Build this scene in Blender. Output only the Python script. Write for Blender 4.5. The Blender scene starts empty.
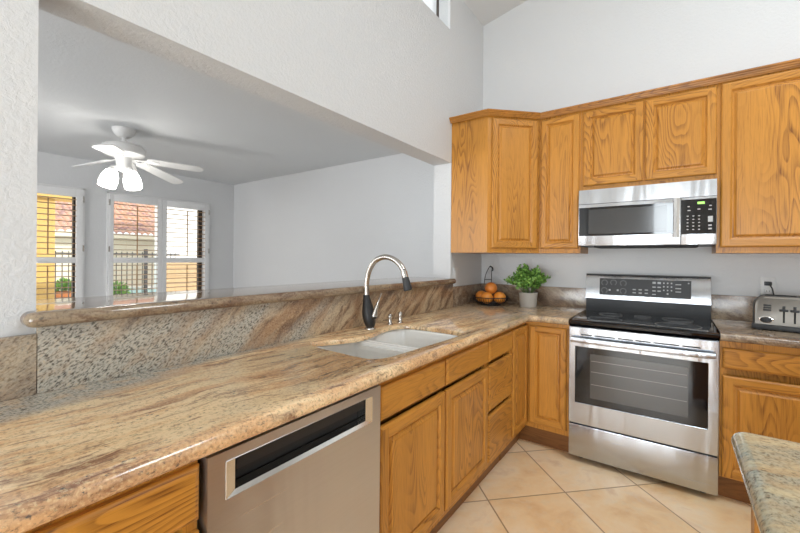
import bpy, bmesh, math, random
from mathutils import Vector, Matrix
random.seed(7)
R = math.radians
SC = bpy.context.scene
COL = SC.collection

# ------------------------------------------------------------------ camera
cd = bpy.data.cameras.new('camera'); cam = bpy.data.objects.new('camera', cd); COL.objects.link(cam)
cam.location = (1.4553, -3.3247, 1.3114)
cd.sensor_width = 36.0; cd.lens = 380.357/800*36.0
cd.shift_x = -0.9/800; cd.shift_y = -8.22/800
cd.clip_start = 0.03; cd.clip_end = 200
yaw, roll = R(35.6173), R(0.4833)
fw = Vector((-math.sin(yaw), math.cos(yaw), 0)); ri = Vector((math.cos(yaw), math.sin(yaw), 0)); up = Vector((0, 0, 1))
r2 = ri*math.cos(roll) + up*math.sin(roll); u2 = -ri*math.sin(roll) + up*math.cos(roll)
cam.rotation_euler = Matrix((r2, u2, -fw)).transposed().to_euler()
SC.camera = cam

# ------------------------------------------------------------------ view, sky, sun, rear daylight and added fill lights
SC.view_settings.view_transform = 'Standard'
try: SC.view_settings.look = 'None'
except Exception: pass
SC.view_settings.gamma = 1.0; SC.view_settings.use_curve_mapping = False
SC.view_settings.exposure = -0.08
W = bpy.data.worlds.new('sky'); SC.world = W; W.use_nodes = True
bg = W.node_tree.nodes['Background']; bg.inputs[0].default_value = (0.95, 0.97, 1.0, 1); bg.inputs[1].default_value = 2.1

def sun(direction, strength, angle):
    l = bpy.data.lights.new('sun', 'SUN'); l.energy = strength; l.angle = R(angle); l.color = (1, .95, .86)
    o = bpy.data.objects.new('sun', l); COL.objects.link(o); o.location = (2, 2, 12)
    o.rotation_euler = Vector(direction).to_track_quat('-Z', 'Y').to_euler()
sun((-0.75, -0.28, -0.62), 4.0, 1.0)

def area(name, loc, direction, sx, sy, watts, color=(1, 1, 1)):
    l = bpy.data.lights.new(name, 'AREA'); l.shape = 'RECTANGLE'; l.size = sx; l.size_y = sy; l.energy = watts; l.color = color
    o = bpy.data.objects.new(name, l); COL.objects.link(o); o.location = loc
    o.rotation_euler = Vector(direction).to_track_quat('-Z', 'Y').to_euler()
    return o
area('rear_daylight_fill', (1.32, -6.42, 2.1), (0, 1, 0), .36, .66, 14, (.86, .945, 1))
area('rear_daylight_fill', (1.25, -6.42, .86), (0, 1, 0), 1.6, 1.42, 92, (.86, .945, 1))  # unseen low opening, placed and sized to light under the cabinets
area('rear_daylight_fill', (2.78, -6.42, 1.12), (0, 1, 0), 1.0, 1.9, 24, (.86, .945, 1))  # unseen opening added to brighten the floor and lower cabinets
area('ceiling_fill', (2.5, -1.75, 3.84), (0, 0, -1), 1.3, 0.7, 52, (.87, .95, 1))  # unseen overhead source added for an even wash
area('rear_daylight_fill', (-2.2, -6.42, 1.5), (0, 1, 0), 2.6, 1.7, 80, (.98, .98, .98))  # unseen opening added to brighten the family room

# ------------------------------------------------------------------ materials
def new_mat(name):
    m = bpy.data.materials.new(name); m.use_nodes = True
    nt = m.node_tree; b = nt.nodes['Principled BSDF']
    return m, nt, b
def node(nt, t, **kw):
    n = nt.nodes.new(t)
    for k, v in kw.items():
        if k.startswith('i_'): n.inputs[k[2:].replace('_', ' ')].default_value = v
        else: setattr(n, k, v)
    return n
def lk(nt, a, b): nt.links.new(a, b)
def rgba(c): return (c[0], c[1], c[2], 1)
def ramp(nt, fac, stops):
    n = nt.nodes.new('ShaderNodeValToRGB'); e = n.color_ramp.elements
    while len(e) > 1: e.remove(e[-1])
    e[0].position = stops[0][0]; c = stops[0][1]; e[0].color = rgba(c) if not isinstance(c, (int, float)) else (c, c, c, 1)
    for p, c in stops[1:]:
        x = e.new(p); x.color = rgba(c) if not isinstance(c, (int, float)) else (c, c, c, 1)
    if fac is not None: lk(nt, fac, n.inputs[0])
    return n.outputs[0]
def mixc(nt, fac, a, b, mode='MIX'):
    n = nt.nodes.new('ShaderNodeMix'); n.data_type = 'RGBA'; n.blend_type = mode
    for s, i in ((fac, 0), (a, 6), (b, 7)):
        if hasattr(s, 'node'): lk(nt, s, n.inputs[i])
        else: n.inputs[i].default_value = s if i == 0 else rgba(s)
    return n.outputs[2]
def math_(nt, op, a, b=None, clamp=False):
    n = nt.nodes.new('ShaderNodeMath'); n.operation = op; n.use_clamp = clamp
    for s, i in ((a, 0), (b, 1)):
        if s is None: continue
        if hasattr(s, 'node'): lk(nt, s, n.inputs[i])
        else: n.inputs[i].default_value = s
    return n.outputs[0]
def noise(nt, vec, scale, detail=4, rough=.55, dist=0.0):
    n = nt.nodes.new('ShaderNodeTexNoise'); n.inputs['Scale'].default_value = scale; n.inputs['Detail'].default_value = detail
    n.inputs['Roughness'].default_value = rough; n.inputs['Distortion'].default_value = dist
    if vec is not None: lk(nt, vec, n.inputs['Vector'])
    return n.outputs['Fac']
def mapping(nt, vec, scale=(1, 1, 1), rot=(0, 0, 0), loc=(0, 0, 0)):
    n = nt.nodes.new('ShaderNodeMapping'); n.inputs['Scale'].default_value = scale; n.inputs['Rotation'].default_value = rot; n.inputs['Location'].default_value = loc
    lk(nt, vec, n.inputs['Vector']); return n.outputs[0]
def bump(nt, b, height, strength, dist=.002):
    n = nt.nodes.new('ShaderNodeBump'); n.inputs['Strength'].default_value = strength; n.inputs['Distance'].default_value = dist
    lk(nt, height, n.inputs['Height']); lk(nt, n.outputs[0], b.inputs['Normal'])

def plain(name, color, rough=.5, metal=0.0, coat=0.0, spec=.5):
    m, nt, b = new_mat(name)
    g = nt.nodes.new('ShaderNodeNewGeometry')
    n = noise(nt, g.outputs['Position'], 40, 3)
    c = mixc(nt, n, tuple(x*.97 for x in color), tuple(min(1, x*1.03) for x in color))
    lk(nt, c, b.inputs['Base Color'])
    b.inputs['Roughness'].default_value = rough; b.inputs['Metallic'].default_value = metal
    b.inputs['Coat Weight'].default_value = coat; b.inputs['Specular IOR Level'].default_value = spec
    return m
def emit(name, color, strength):
    m, nt, b = new_mat(name)
    b.inputs['Base Color'].default_value = rgba(color); b.inputs['Emission Color'].default_value = rgba(color); b.inputs['Emission Strength'].default_value = strength
    return m

def oak(name, axis, light=(.585, .258, .040), dark=(.19, .062, .010)):
    m, nt, b = new_mat(name)
    tc = nt.nodes.new('ShaderNodeTexCoord'); oi = nt.nodes.new('ShaderNodeObjectInfo')
    off = nt.nodes.new('ShaderNodeVectorMath'); off.operation = 'MULTIPLY_ADD'
    lk(nt, oi.outputs['Random'], off.inputs[0]); off.inputs[1].default_value = (37., 23., 51.); lk(nt, tc.outputs['Object'], off.inputs[2])
    v = off.outputs[0]
    def st(al, ac):
        s = [ac, ac, ac]; s[axis] = al; return mapping(nt, v, tuple(s))
    big = noise(nt, st(.85, 4.4), 1.0, 2, .5, .2)
    fr = math_(nt, 'FRACT', math_(nt, 'MULTIPLY', big, 32.0))
    line = ramp(nt, fr, [(0, .0), (.40, .05), (.72, .70), (.90, 1.0), (1.0, .0)])
    zone = ramp(nt, noise(nt, st(.5, 5.5), 1.0, 2, .4), [(.42, .12), (.58, 1.)])
    broad = noise(nt, st(.6, 11), 1.0, 3, .5)
    fine = noise(nt, st(7, 260), 1.0, 3, .65)
    pores = ramp(nt, fine, [(.48, 0.), (.66, 1.)])
    amt = math_(nt, 'MULTIPLY', math_(nt, 'MULTIPLY', line, zone), math_(nt, 'ADD', math_(nt, 'MULTIPLY', pores, .40), .48))
    amt = math_(nt, 'ADD', amt, math_(nt, 'MULTIPLY', pores, .28), True)
    base = mixc(nt, ramp(nt, broad, [(.3, 0.), (.7, 1.)]), tuple(l*1.06 for l in light), tuple(l*.84+d*.16 for l, d in zip(light, dark)))
    lk(nt, mixc(nt, amt, base, dark), b.inputs['Base Color'])
    b.inputs['Roughness'].default_value = .36; b.inputs['Coat Weight'].default_value = .1; b.inputs['Coat Roughness'].default_value = .2; b.inputs['Specular IOR Level'].default_value = .4
    bump(nt, b, pores, .08, .0006)
    return m
M = {}
M['oak_v'] = oak('oak_vertical_grain', 2); M['oak_x'] = oak('oak_grain_along_x', 0); M['oak_y'] = oak('oak_grain_along_y', 1)
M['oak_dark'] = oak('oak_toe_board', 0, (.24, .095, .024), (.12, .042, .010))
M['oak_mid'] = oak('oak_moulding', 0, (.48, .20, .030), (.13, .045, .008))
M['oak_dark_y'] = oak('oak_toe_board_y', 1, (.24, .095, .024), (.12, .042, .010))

def granite(name, cream, peach, brown, grey, ang=(0, 0, 0), stretch=(1, 1, 1), grey_expr=None, speck=.5, veins=.7, patches=(.54, .68), brown_expr=None, rough=.14, coat=.3):
    """veined granite: cream and peach bands, rust veins and patches, mineral flecks, and a grey salt-and-pepper zone"""
    m, nt, b = new_mat(name)
    g = nt.nodes.new('ShaderNodeNewGeometry'); pos = g.outputs['Position']
    rotd = mapping(nt, pos, (1, 1, 1), ang)
    w = noise(nt, mapping(nt, rotd, tuple(s*1.2 for s in stretch)), 1.0, 3, .5)
    wv = nt.nodes.new('ShaderNodeVectorMath'); wv.operation = 'MULTIPLY_ADD'
    cn = nt.nodes.new('ShaderNodeTexNoise'); cn.inputs['Scale'].default_value = 3.0; cn.inputs['Detail'].default_value = 4; lk(nt, rotd, cn.inputs['Vector'])
    lk(nt, cn.outputs['Color'], wv.inputs[0]); wv.inputs[1].default_value = (.13, .13, .13); lk(nt, rotd, wv.inputs[2])
    def N(scale, loc, det=6, rough=.65): return noise(nt, mapping(nt, wv.outputs[0], stretch, loc=loc), scale, det, rough)
    a, a2, a3, a4 = N(2.2, (0, 0, 0)), N(3.6, (3.1, 7.7, 1.3)), N(7.5, (9.1, 2.7, 5.3), 5, .7), N(1.7, (5.5, 1.2, 8.8), 5, .6)
    c = ramp(nt, a, [(.30, tuple(x*.86 for x in cream)), (.45, cream), (.56, peach), (.68, tuple(p*.7+q*.3 for p, q in zip(peach, brown)))])
    c = mixc(nt, math_(nt, 'MULTIPLY', ramp(nt, a3, [(.28, 1.), (.42, 0.)]), .55), c, tuple(min(1, x*1.18) for x in cream))
    # thin wandering veins: where the noise crosses its middle value
    vn = ramp(nt, math_(nt, 'ABSOLUTE', math_(nt, 'SUBTRACT', a4, .5)), [(.0, 1.), (.012, .8), (.035, 0.)])
    vm = ramp(nt, N(4.5, (1.1, 4.4, 2.2), 3), [(.46, 0.), (.60, 1.)])
    c = mixc(nt, math_(nt, 'MULTIPLY', math_(nt, 'MULTIPLY', vn, vm), veins), c, brown)
    c = mixc(nt, math_(nt, 'MULTIPLY', ramp(nt, a2, [(patches[0], 0.), (patches[1], 1.)]), .8), c, brown)
    if brown_expr:
        be = brown_expr(nt, pos, a2); mott = mixc(nt, ramp(nt, noise(nt, rotd, 22, 5, .7), [(.35, 0.), (.65, 1.)]), tuple(x*.55 for x in grey), tuple(.5*p+.5*q for p, q in zip(cream, brown)))
        c = mixc(nt, be, c, mott)
    # flecks: dark ones gather in drifts
    f1 = noise(nt, mapping(nt, rotd, tuple(1+(s-1)*.22 for s in stretch)), 62, 4, .65)
    f2 = noise(nt, rotd, 140, 3, .6)
    drift = ramp(nt, N(3.0, (8.3, 6.1, .4), 4), [(.42, .15), (.60, 1.)])
    c = mixc(nt, math_(nt, 'MULTIPLY', math_(nt, 'MULTIPLY', ramp(nt, f1, [(.34, 1.), (.43, 0.)]), drift), min(1, speck*1.2)), c, tuple(x*.22 for x in grey))
    c = mixc(nt, math_(nt, 'MULTIPLY', ramp(nt, f2, [(.54, 0.), (.66, 1.)]), speck*.35), c, tuple(min(1, x*1.2) for x in cream))
    c = mixc(nt, math_(nt, 'MULTIPLY', ramp(nt, f2, [(.36, 1.), (.46, 0.)]), speck*.4), c, tuple(x*.5 for x in brown))
    # grey salt and pepper zone
    gm = mapping(nt, mapping(nt, pos, (1, 1, 1), (R(-35), 0, 0)), (1, .55, 1.25))
    n1 = noise(nt, gm, 150, 4, .6); n2 = noise(nt, gm, 20, 3, .6)
    gc = ramp(nt, n1, [(.33, tuple(x*.14 for x in grey)), (.42, tuple(x*.50 for x in grey)), (.48, grey), (.58, tuple(min(1, x*1.30) for x in grey)), (.70, tuple(min(1, x*q) for x, q in zip(grey, (1.35, 1.15, .92))))])
    gc = mixc(nt, math_(nt, 'MULTIPLY', ramp(nt, n2, [(.48, 0.), (.68, 1.)]), .35), gc, peach)
    if grey_expr:
        c = mixc(nt, grey_expr(nt, pos, w), c, gc)
    lk(nt, c, b.inputs['Base Color'])
    b.inputs['Roughness'].default_value = rough; b.inputs['Coat Weight'].default_value = coat; b.inputs['Coat Roughness'].default_value = .05
    return m
def sep(nt, pos):
    s = nt.nodes.new('ShaderNodeSeparateXYZ'); lk(nt, pos, s.inputs[0]); return s.outputs
def ge_counter(nt, pos, w):
    x, y, z = sep(nt, pos)     # the slab turns grey in a band along its back edge on the left
    e = math_(nt, 'ADD', math_(nt, 'MULTIPLY', y, -.16), -.315)
    e = math_(nt, 'SUBTRACT', e, x)
    e = math_(nt, 'ADD', e, math_(nt, 'MULTIPLY', math_(nt, 'SUBTRACT', w, .5), .16))
    return ramp(nt, math_(nt, 'ADD', math_(nt, 'MULTIPLY', e, 14.), .5, True), [(0, 0.), (1, 1.)])
def ge_splash(nt, pos, w):
    x, y, z = sep(nt, pos)     # grey to the left, veined brown to the right
    e = math_(nt, 'SUBTRACT', -2.15, y)
    e = math_(nt, 'ADD', e, math_(nt, 'MULTIPLY', math_(nt, 'SUBTRACT', w, .52), 3.2))
    lim = math_(nt, 'GREATER_THAN', y, -3.052)
    f = math_(nt, 'ADD', math_(nt, 'MULTIPLY', e, 1.8), .3, True)
    return math_(nt, 'MULTIPLY', f, math_(nt, 'ADD', math_(nt, 'MULTIPLY', lim, .45), .50))
def be_counter(nt, pos, a2):
    x, y, z = sep(nt, pos)     # browner, more mottled stone towards the corner
    e = math_(nt, 'ADD', math_(nt, 'MULTIPLY', math_(nt, 'ADD', y, 1.35), 1.1), math_(nt, 'MULTIPLY', math_(nt, 'SUBTRACT', a2, .5), 2.2))
    return math_(nt, 'MULTIPLY', math_(nt, 'ADD', e, .25, True), .75)
CREAM, PEACH, RUST, GREY = (.90, .65, .375), (.78, .47, .24), (.25, .115, .065), (.42, .39, .33)
M['granite'] = granite('veined_granite_counter', (.95, .70, .41), PEACH, RUST, GREY, (0, 0, R(5)), (7.0, 1.0, 3), ge_counter, .95, .95, (.54, .67), be_counter)
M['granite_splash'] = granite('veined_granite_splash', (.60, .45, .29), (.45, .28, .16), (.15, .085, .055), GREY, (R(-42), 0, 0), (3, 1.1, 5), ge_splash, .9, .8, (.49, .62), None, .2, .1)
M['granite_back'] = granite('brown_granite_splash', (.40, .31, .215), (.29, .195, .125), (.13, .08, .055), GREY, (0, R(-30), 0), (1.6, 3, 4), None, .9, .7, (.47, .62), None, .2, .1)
M['granite_ledge'] = granite('veined_granite_ledge', (.37, .28, .185), (.25, .16, .10), (.17, .095, .06), GREY, (0, 0, R(5)), (5, 1.2, 5), None, 1.0, .8, (.48, .62), None, .07, .3)
M['granite_island'] = granite('green_grey_granite', (.58, .51, .34), (.50, .39, .24), (.20, .14, .10), (.30, .33, .28), (0, 0, R(78)), (6, 1.1, 3), lambda nt, pos, w: ramp(nt, noise(nt, mapping(nt, pos, (2.5, 7, 3), (0, 0, R(14))), 2.0, 5, .6), [(.42, 0.), (.56, .75)]), .8, .6, (.62, .74))

def wall_mat(name, color, tex=.5, scale=55):
    m, nt, b = new_mat(name)
    g = nt.nodes.new('ShaderNodeNewGeometry')
    h = noise(nt, g.outputs['Position'], scale, 5, .6, .4)
    lk(nt, mixc(nt, noise(nt, g.outputs['Position'], 1.3, 2), tuple(x*.985 for x in color), color), b.inputs['Base Color'])
    b.inputs['Roughness'].default_value = .75; b.inputs['Specular IOR Level'].default_value = .25
    bump(nt, b, h, tex, .006)
    return m
M['wall'] = wall_mat('white_textured_plaster', (.70, .705, .71), .55)
M['ceiling'] = wall_mat('ceiling_paint', (.72, .73, .735), .22)
M['bounce_floor'] = plain('neutral_bounce_floor', (.55, .55, .54), .95)  # neutral grey given to an unseen floor to cool its bounced light
M['trimwhite'] = plain('white_trim_paint', (.82, .82, .82), .42)
M['fanwhite'] = plain('white_fan_enamel', (.78, .78, .77), .30)

def tile_mat():
    m, nt, b = new_mat('diagonal_beige_tile')
    g = nt.nodes.new('ShaderNodeNewGeometry'); T = .4583
    mp = nt.nodes.new('ShaderNodeMapping'); mp.vector_type = 'TEXTURE'
    mp.inputs['Location'].default_value = (.6445, -.7125, 0); mp.inputs['Rotation'].default_value = (0, 0, R(45)); mp.inputs['Scale'].default_value = (T, T, T)
    lk(nt, g.outputs['Position'], mp.inputs['Vector']); v = mp.outputs[0]
    x, y, z = sep(nt, v)
    def edge(c):
        f = math_(nt, 'FRACT', math_(nt, 'ADD', c, 100.0)); return math_(nt, 'MINIMUM', f, math_(nt, 'SUBTRACT', 1.0, f))
    d = math_(nt, 'MINIMUM', edge(x), edge(y))
    grout = ramp(nt, d, [(.006, 1.), (.011, 0.)])
    fl = nt.nodes.new('ShaderNodeVectorMath'); fl.operation = 'FLOOR'; lk(nt, v, fl.inputs[0])
    wn = nt.nodes.new('ShaderNodeTexWhiteNoise'); lk(nt, fl.outputs[0], wn.inputs['Vector'])
    of = nt.nodes.new('ShaderNodeVectorMath'); of.operation = 'MULTIPLY_ADD'; lk(nt, wn.outputs['Color'], of.inputs[0]); of.inputs[1].default_value = (9, 9, 9); lk(nt, v, of.inputs[2])
    n1 = noise(nt, of.outputs[0], 1.7, 5, .6, .4); n2 = noise(nt, of.outputs[0], 9, 4, .6)
    c = ramp(nt, n1, [(.32, (.80, .51, .26)), (.47, (.90, .64, .36)), (.60, (.93, .72, .48)), (.72, (.79, .55, .33))])
    c = mixc(nt, math_(nt, 'MULTIPLY', ramp(nt, n2, [(.5, 0.), (.7, 1.)]), .3), c, (.78, .67, .53))
    c = mixc(nt, grout, c, (.44, .27, .15))
    lk(nt, c, b.inputs['Base Color']); b.inputs['Roughness'].default_value = .33
    bump(nt, b, math_(nt, 'SUBTRACT', math_(nt, 'MULTIPLY', n2, .25), grout), .35, .003)
    return m
M['tile'] = tile_mat()

def steel(name, axis, color=(.53, .55, .58), rough=.25, arot=0.0):
    m, nt, b = new_mat(name)
    tc = nt.nodes.new('ShaderNodeTexCoord')
    s = [260, 260, 260]; s[axis] = 3
    n = noise(nt, mapping(nt, tc.outputs['Object'], tuple(s)), 1.0, 2)
    big = noise(nt, mapping(nt, tc.outputs['Object'], (6, 6, .9)), 1.0, 2, .5, .6)
    lk(nt, mixc(nt, n, tuple(c*.95 for c in color), tuple(c*1.04 for c in color)), b.inputs['Base Color'])
    lk(nt, math_(nt, 'ADD', math_(nt, 'MULTIPLY', n, .10), rough-.05), b.inputs['Roughness'])
    b.inputs['Metallic'].default_value = 1.0
    b.inputs['Anisotropic'].default_value = .7
    tn = nt.nodes.new('ShaderNodeTangent'); tn.direction_type = 'RADIAL'; tn.axis = 'Z'; lk(nt, tn.outputs[0], b.inputs['Tangent']); b.inputs['Anisotropic Rotation'].default_value = arot
    bump(nt, b, big, .5, .02)
    return m
M['steel'] = steel('brushed_stainless', 0); M['steel_mw'] = steel('brushed_stainless_microwave', 0, (.58, .59, .61), .25, .25); M['steel_y'] = steel('brushed_stainless_dishwasher', 1, (.60, .61, .65), .30)
M['nickel'] = plain('brushed_nickel', (.55, .52, .48), .25, 1.0)
M['chrome'] = plain('bright_chrome', (.72, .70, .67), .12, 1.0)
M['black_gloss'] = plain('black_glass', (.008, .008, .009), .06, 0, .35)
M['black_gloss_soft'] = plain('black_enamel', (.010, .010, .011), .45, 0, .03)
M['black_matte'] = plain('black_plastic', (.022, .022, .023), .45)
M['dark_void'] = plain('dark_recess', (.012, .012, .012), .7)
M['win_grey'] = plain('smoked_window', (.085, .082, .078), .10, 0, .4)
M['mw_grey'] = plain('microwave_window_mesh', (.06, .06, .06), .12, 0, .45)
M['rack'] = plain('oven_rack_wire', (.26, .25, .23), .35, .7)
M['mark'] = plain('light_grey_print', (.50, .50, .50), .5)
M['mark_dim'] = plain('dim_grey_print', (.20, .20, .20), .5)
M['led'] = emit('green_led', (.35, .75, .15), 1.0)
M['sink'] = plain('white_sink_enamel', (.88, .86, .82), .22, 0, .3)
M['outlet'] = plain('outlet_white', (.72, .72, .71), .35)
M['wire'] = plain('black_wire', (.02, .018, .017), .4, .3)
M['toaster'] = plain('toaster_brushed_metal', (.19, .175, .155), .40, 1.0)
def orange_mat():
    m, nt, b = new_mat('orange_peel')
    tc = nt.nodes.new('ShaderNodeTexCoord'); oi = nt.nodes.new('ShaderNodeObjectInfo')
    n = noise(nt, tc.outputs['Object'], 14, 3); big = noise(nt, tc.outputs['Object'], 260, 2)
    a = mixc(nt, oi.outputs['Random'], (.78, .25, .02), (.74, .19, .035))
    lk(nt, mixc(nt, n, a, (.82, .32, .05)), b.inputs['Base Color']); b.inputs['Roughness'].default_value = .38
    bump(nt, b, big, .25, .001); return m
M['orange'] = orange_mat()
def leaf_mat(name, a, c):
    m, nt, b = new_mat(name); g = nt.nodes.new('ShaderNodeNewGeometry')
    r = g.outputs['Random Per Island']
    lk(nt, mixc(nt, r, a, c), b.inputs['Base Color']); b.inputs['Roughness'].default_value = .45
    b.inputs['Subsurface Weight'].default_value = 0.0
    return m
M['leaf'] = leaf_mat('bright_green_leaf', (.07, .20, .025), (.26, .46, .09))
M['stem'] = plain('green_stem', (.10, .16, .04), .6)
M['pot'] = plain('grey_taupe_pot', (.42, .385, .34), .5)
M['soil'] = plain('dark_soil', (.05, .035, .025), .9)
M['louver'] = plain('backlit_brown_louver', (.40, .24, .11), .5)  # white slats and rods; their backlit shade is put into this brown
M['bronze'] = plain('dark_bronze_frame', (.05, .035, .025), .5)
M['shade'] = emit('frosted_lit_glass', (1, .97, .92), 18.0)
M['ochre'] = wall_mat('ochre_stucco', (.66, .43, .14), .3)
M['stucco'] = wall_mat('cream_stucco', (.72, .64, .50), .3)
M['white_stucco'] = wall_mat('white_stucco', (.86, .84, .80), .3)
M['patio'] = plain('pale_patio_concrete', (.78, .75, .70), .7)
M['iron'] = plain('dark_fence_iron', (.035, .03, .028), .5)
M['terracotta'] = plain('terracotta', (.52, .19, .06), .6)
def water():
    m, nt, b = new_mat('pool_water'); g = nt.nodes.new('ShaderNodeNewGeometry')
    lk(nt, mixc(nt, noise(nt, g.outputs['Position'], 3, 3), (.07, .33, .40), (.16, .46, .52)), b.inputs['Base Color']); b.inputs['Roughness'].default_value = .12
    bump(nt, b, noise(nt, g.outputs['Position'], 6, 3), .2, .02); return m
M['water'] = water()
def block_mat():
    m, nt, b = new_mat('tan_block_wall'); g = nt.nodes.new('ShaderNodeNewGeometry'); x, y, z = sep(nt, g.outputs['Position'])
    f = math_(nt, 'FRACT', math_(nt, 'MULTIPLY', math_(nt, 'ADD', z, 5.0), 5.0))
    lk(nt, mixc(nt, ramp(nt, f, [(.0, 1.), (.06, 1.), (.10, 0.)]), mixc(nt, noise(nt, g.outputs['Position'], 8, 4), (.40, .27, .14), (.52, .36, .20)), (.25, .17, .10)), b.inputs['Base Color'])
    b.inputs['Roughness'].default_value = .9; return m
M['block'] = block_mat()
def rooftile():
    m, nt, b = new_mat('clay_roof_tile'); g = nt.nodes.new('ShaderNodeNewGeometry'); oi = None
    n = noise(nt, g.outputs['Position'], 2.5, 3)
    lk(nt, ramp(nt, n, [(.35, (.50, .26, .16)), (.5, (.60, .36, .25)), (.62, (.36, .22, .20))]), b.inputs['Base Color']); b.inputs['Roughness'].default_value = .8; return m
M['roof'] = rooftile()
def glass():
    m = bpy.data.materials.new('window_glass'); m.use_nodes = True; nt = m.node_tree
    for n in list(nt.nodes): nt.nodes.remove(n)
    o = nt.nodes.new('ShaderNodeOutputMaterial'); mx = nt.nodes.new('ShaderNodeMixShader'); t = nt.nodes.new('ShaderNodeBsdfTransparent'); gl = nt.nodes.new('ShaderNodeBsdfGlossy')
    t.inputs[0].default_value = (.97, .98, .98, 1); gl.inputs['Roughness'].default_value = .02
    mx.inputs[0].default_value = .05
    lk(nt, t.outputs[0], mx.inputs[1]); lk(nt, gl.outputs[0], mx.inputs[2]); lk(nt, mx.outputs[0], o.inputs[0]); return m
M['glass'] = glass()

# ------------------------------------------------------------------ mesh helpers
class MB:
    def __init__(s): s.bm = bmesh.new()
    def box(s, a, b, mi=0, bev=0.0):
        x0, x1 = sorted((a[0], b[0])); y0, y1 = sorted((a[1], b[1])); z0, z1 = sorted((a[2], b[2]))
        vs = [s.bm.verts.new(p) for p in ((x0, y0, z0), (x1, y0, z0), (x1, y1, z0), (x0, y1, z0), (x0, y0, z1), (x1, y0, z1), (x1, y1, z1), (x0, y1, z1))]
        fs = [s.bm.faces.new([vs[i] for i in f]) for f in ((3, 2, 1, 0), (4, 5, 6, 7), (0, 1, 5, 4), (1, 2, 6, 5), (2, 3, 7, 6), (3, 0, 4, 7))]
        for f in fs: f.material_index = mi
        if bev > 0:
            es = list({e for f in fs for e in f.edges})
            r = bmesh.ops.bevel(s.bm, geom=es, offset=bev, segments=2, profile=.6, affect='EDGES')
            for f in r['faces']: f.material_index = mi
        return s
    def hexa(s, pts, mi=0):
        vs = [s.bm.verts.new(p) for p in pts]
        for f in ((3, 2, 1, 0), (4, 5, 6, 7), (0, 1, 5, 4), (1, 2, 6, 5), (2, 3, 7, 6), (3, 0, 4, 7)):
            s.bm.faces.new([vs[i] for i in f]).material_index = mi
        return s
    def rings(s, rs, cap0=True, cap1=True, mi=0, closed=True):
        L = [[s.bm.verts.new(p) for p in r] for r in rs]; n = len(L[0])
        for a, b in zip(L, L[1:]):
            for i in range(n if closed else n-1):
                j = (i+1) % n; s.bm.faces.new((a[i], a[j], b[j], b[i])).material_index = mi
        if cap0: s.bm.faces.new(L[0][::-1]).material_index = mi
        if cap1: s.bm.faces.new(L[-1]).material_index = mi
        return s
    def lathe(s, prof, c=(0, 0, 0), n=32, mi=0, cap0=True, cap1=True, mat=None):
        rs = []
        for r, z in prof:
            ring = [Vector((r*math.cos(2*math.pi*k/n), r*math.sin(2*math.pi*k/n), z)) for k in range(n)]
            if mat is not None: ring = [mat @ p for p in ring]
            rs.append([p+Vector(c) for p in ring])
        return s.rings(rs, cap0, cap1, mi)
    def tube(s, path, rad, n=12, mi=0, cap=True):
        P = [Vector(p) for p in path]; rs = []
        rad = rad if isinstance(rad, (list, tuple)) else [rad]*len(P)
        prev = None
        for i, p in enumerate(P):
            t = (P[min(i+1, len(P)-1)]-P[max(i-1, 0)]).normalized()
            if prev is None:
                a = Vector((0, 0, 1)) if abs(t.z) < .9 else Vector((0, 1, 0)); u = t.cross(a).normalized()
            else: u = (prev - t*prev.dot(t)).normalized()
            prev = u; v = t.cross(u)
            rs.append([p+(u*math.cos(2*math.pi*k/n)+v*math.sin(2*math.pi*k/n))*rad[i] for k in range(n)])
        return s.rings(rs, cap, cap, mi)
    def sphere(s, c, r, seg=24, rg=14, sc=(1, 1, 1)):
        bmesh.ops.create_uvsphere(s.bm, u_segments=seg, v_segments=rg, radius=1, matrix=Matrix.Translation(c) @ Matrix.Diagonal((r*sc[0], r*sc[1], r*sc[2], 1)))
        return s
    def prism(s, pts, z0, z1, mi=0):
        return s.rings([[(x, y, z0) for x, y in pts], [(x, y, z1) for x, y in pts]], True, True, mi)
    def build(s, name, mats, parent=None, smooth=False, base=None):
        me = bpy.data.meshes.new(name); bmesh.ops.recalc_face_normals(s.bm, faces=s.bm.faces)
        off = Vector((0, 0, 0))
        if parent is not None: off = world_loc(parent)
        if base is not None: off = Vector(base)
        bmesh.ops.translate(s.bm, verts=s.bm.verts, vec=-off)
        s.bm.to_mesh(me); s.bm.free()
        for m in (mats if isinstance(mats, (list, tuple)) else [mats]): me.materials.append(M[m])
        o = bpy.data.objects.new(name, me); COL.objects.link(o)
        if parent is not None: o.parent = parent
        elif base is not None: o.location = base
        if smooth:
            for p in me.polygons: p.use_smooth = True
            if smooth != 'all': me.set_sharp_from_angle(angle=R(38))
        return o
def world_loc(o):
    v = Vector(o.location)
    while o.parent: o = o.parent; v = v + Vector(o.location)
    return v
def tag(o, label=None, cat=None, group=None, kind=None):
    for k, v in (('label', label), ('category', cat), ('group', group), ('kind', kind)):
        if v: o[k] = v
    return o
def thing(name, loc, label, cat, group=None):
    o = bpy.data.objects.new(name, None); COL.objects.link(o); o.location = loc; o.empty_display_size = .05
    return tag(o, label, cat, group)
def struct(o): o['kind'] = 'structure'; return o
def smooth_path(pts, n=8):
    P = [Vector(p) for p in pts]; P = [2*P[0]-P[1]]+P+[2*P[-1]-P[-2]]; out = []
    for i in range(1, len(P)-2):
        a, b, c, d = P[i-1:i+3]
        for k in range(n):
            t = k/n; out.append(.5*((2*b)+(c-a)*t+(2*a-5*b+4*c-d)*t*t+(3*b-a-3*c+d)*t**3))
    out.append(P[-2]); return out

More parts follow.
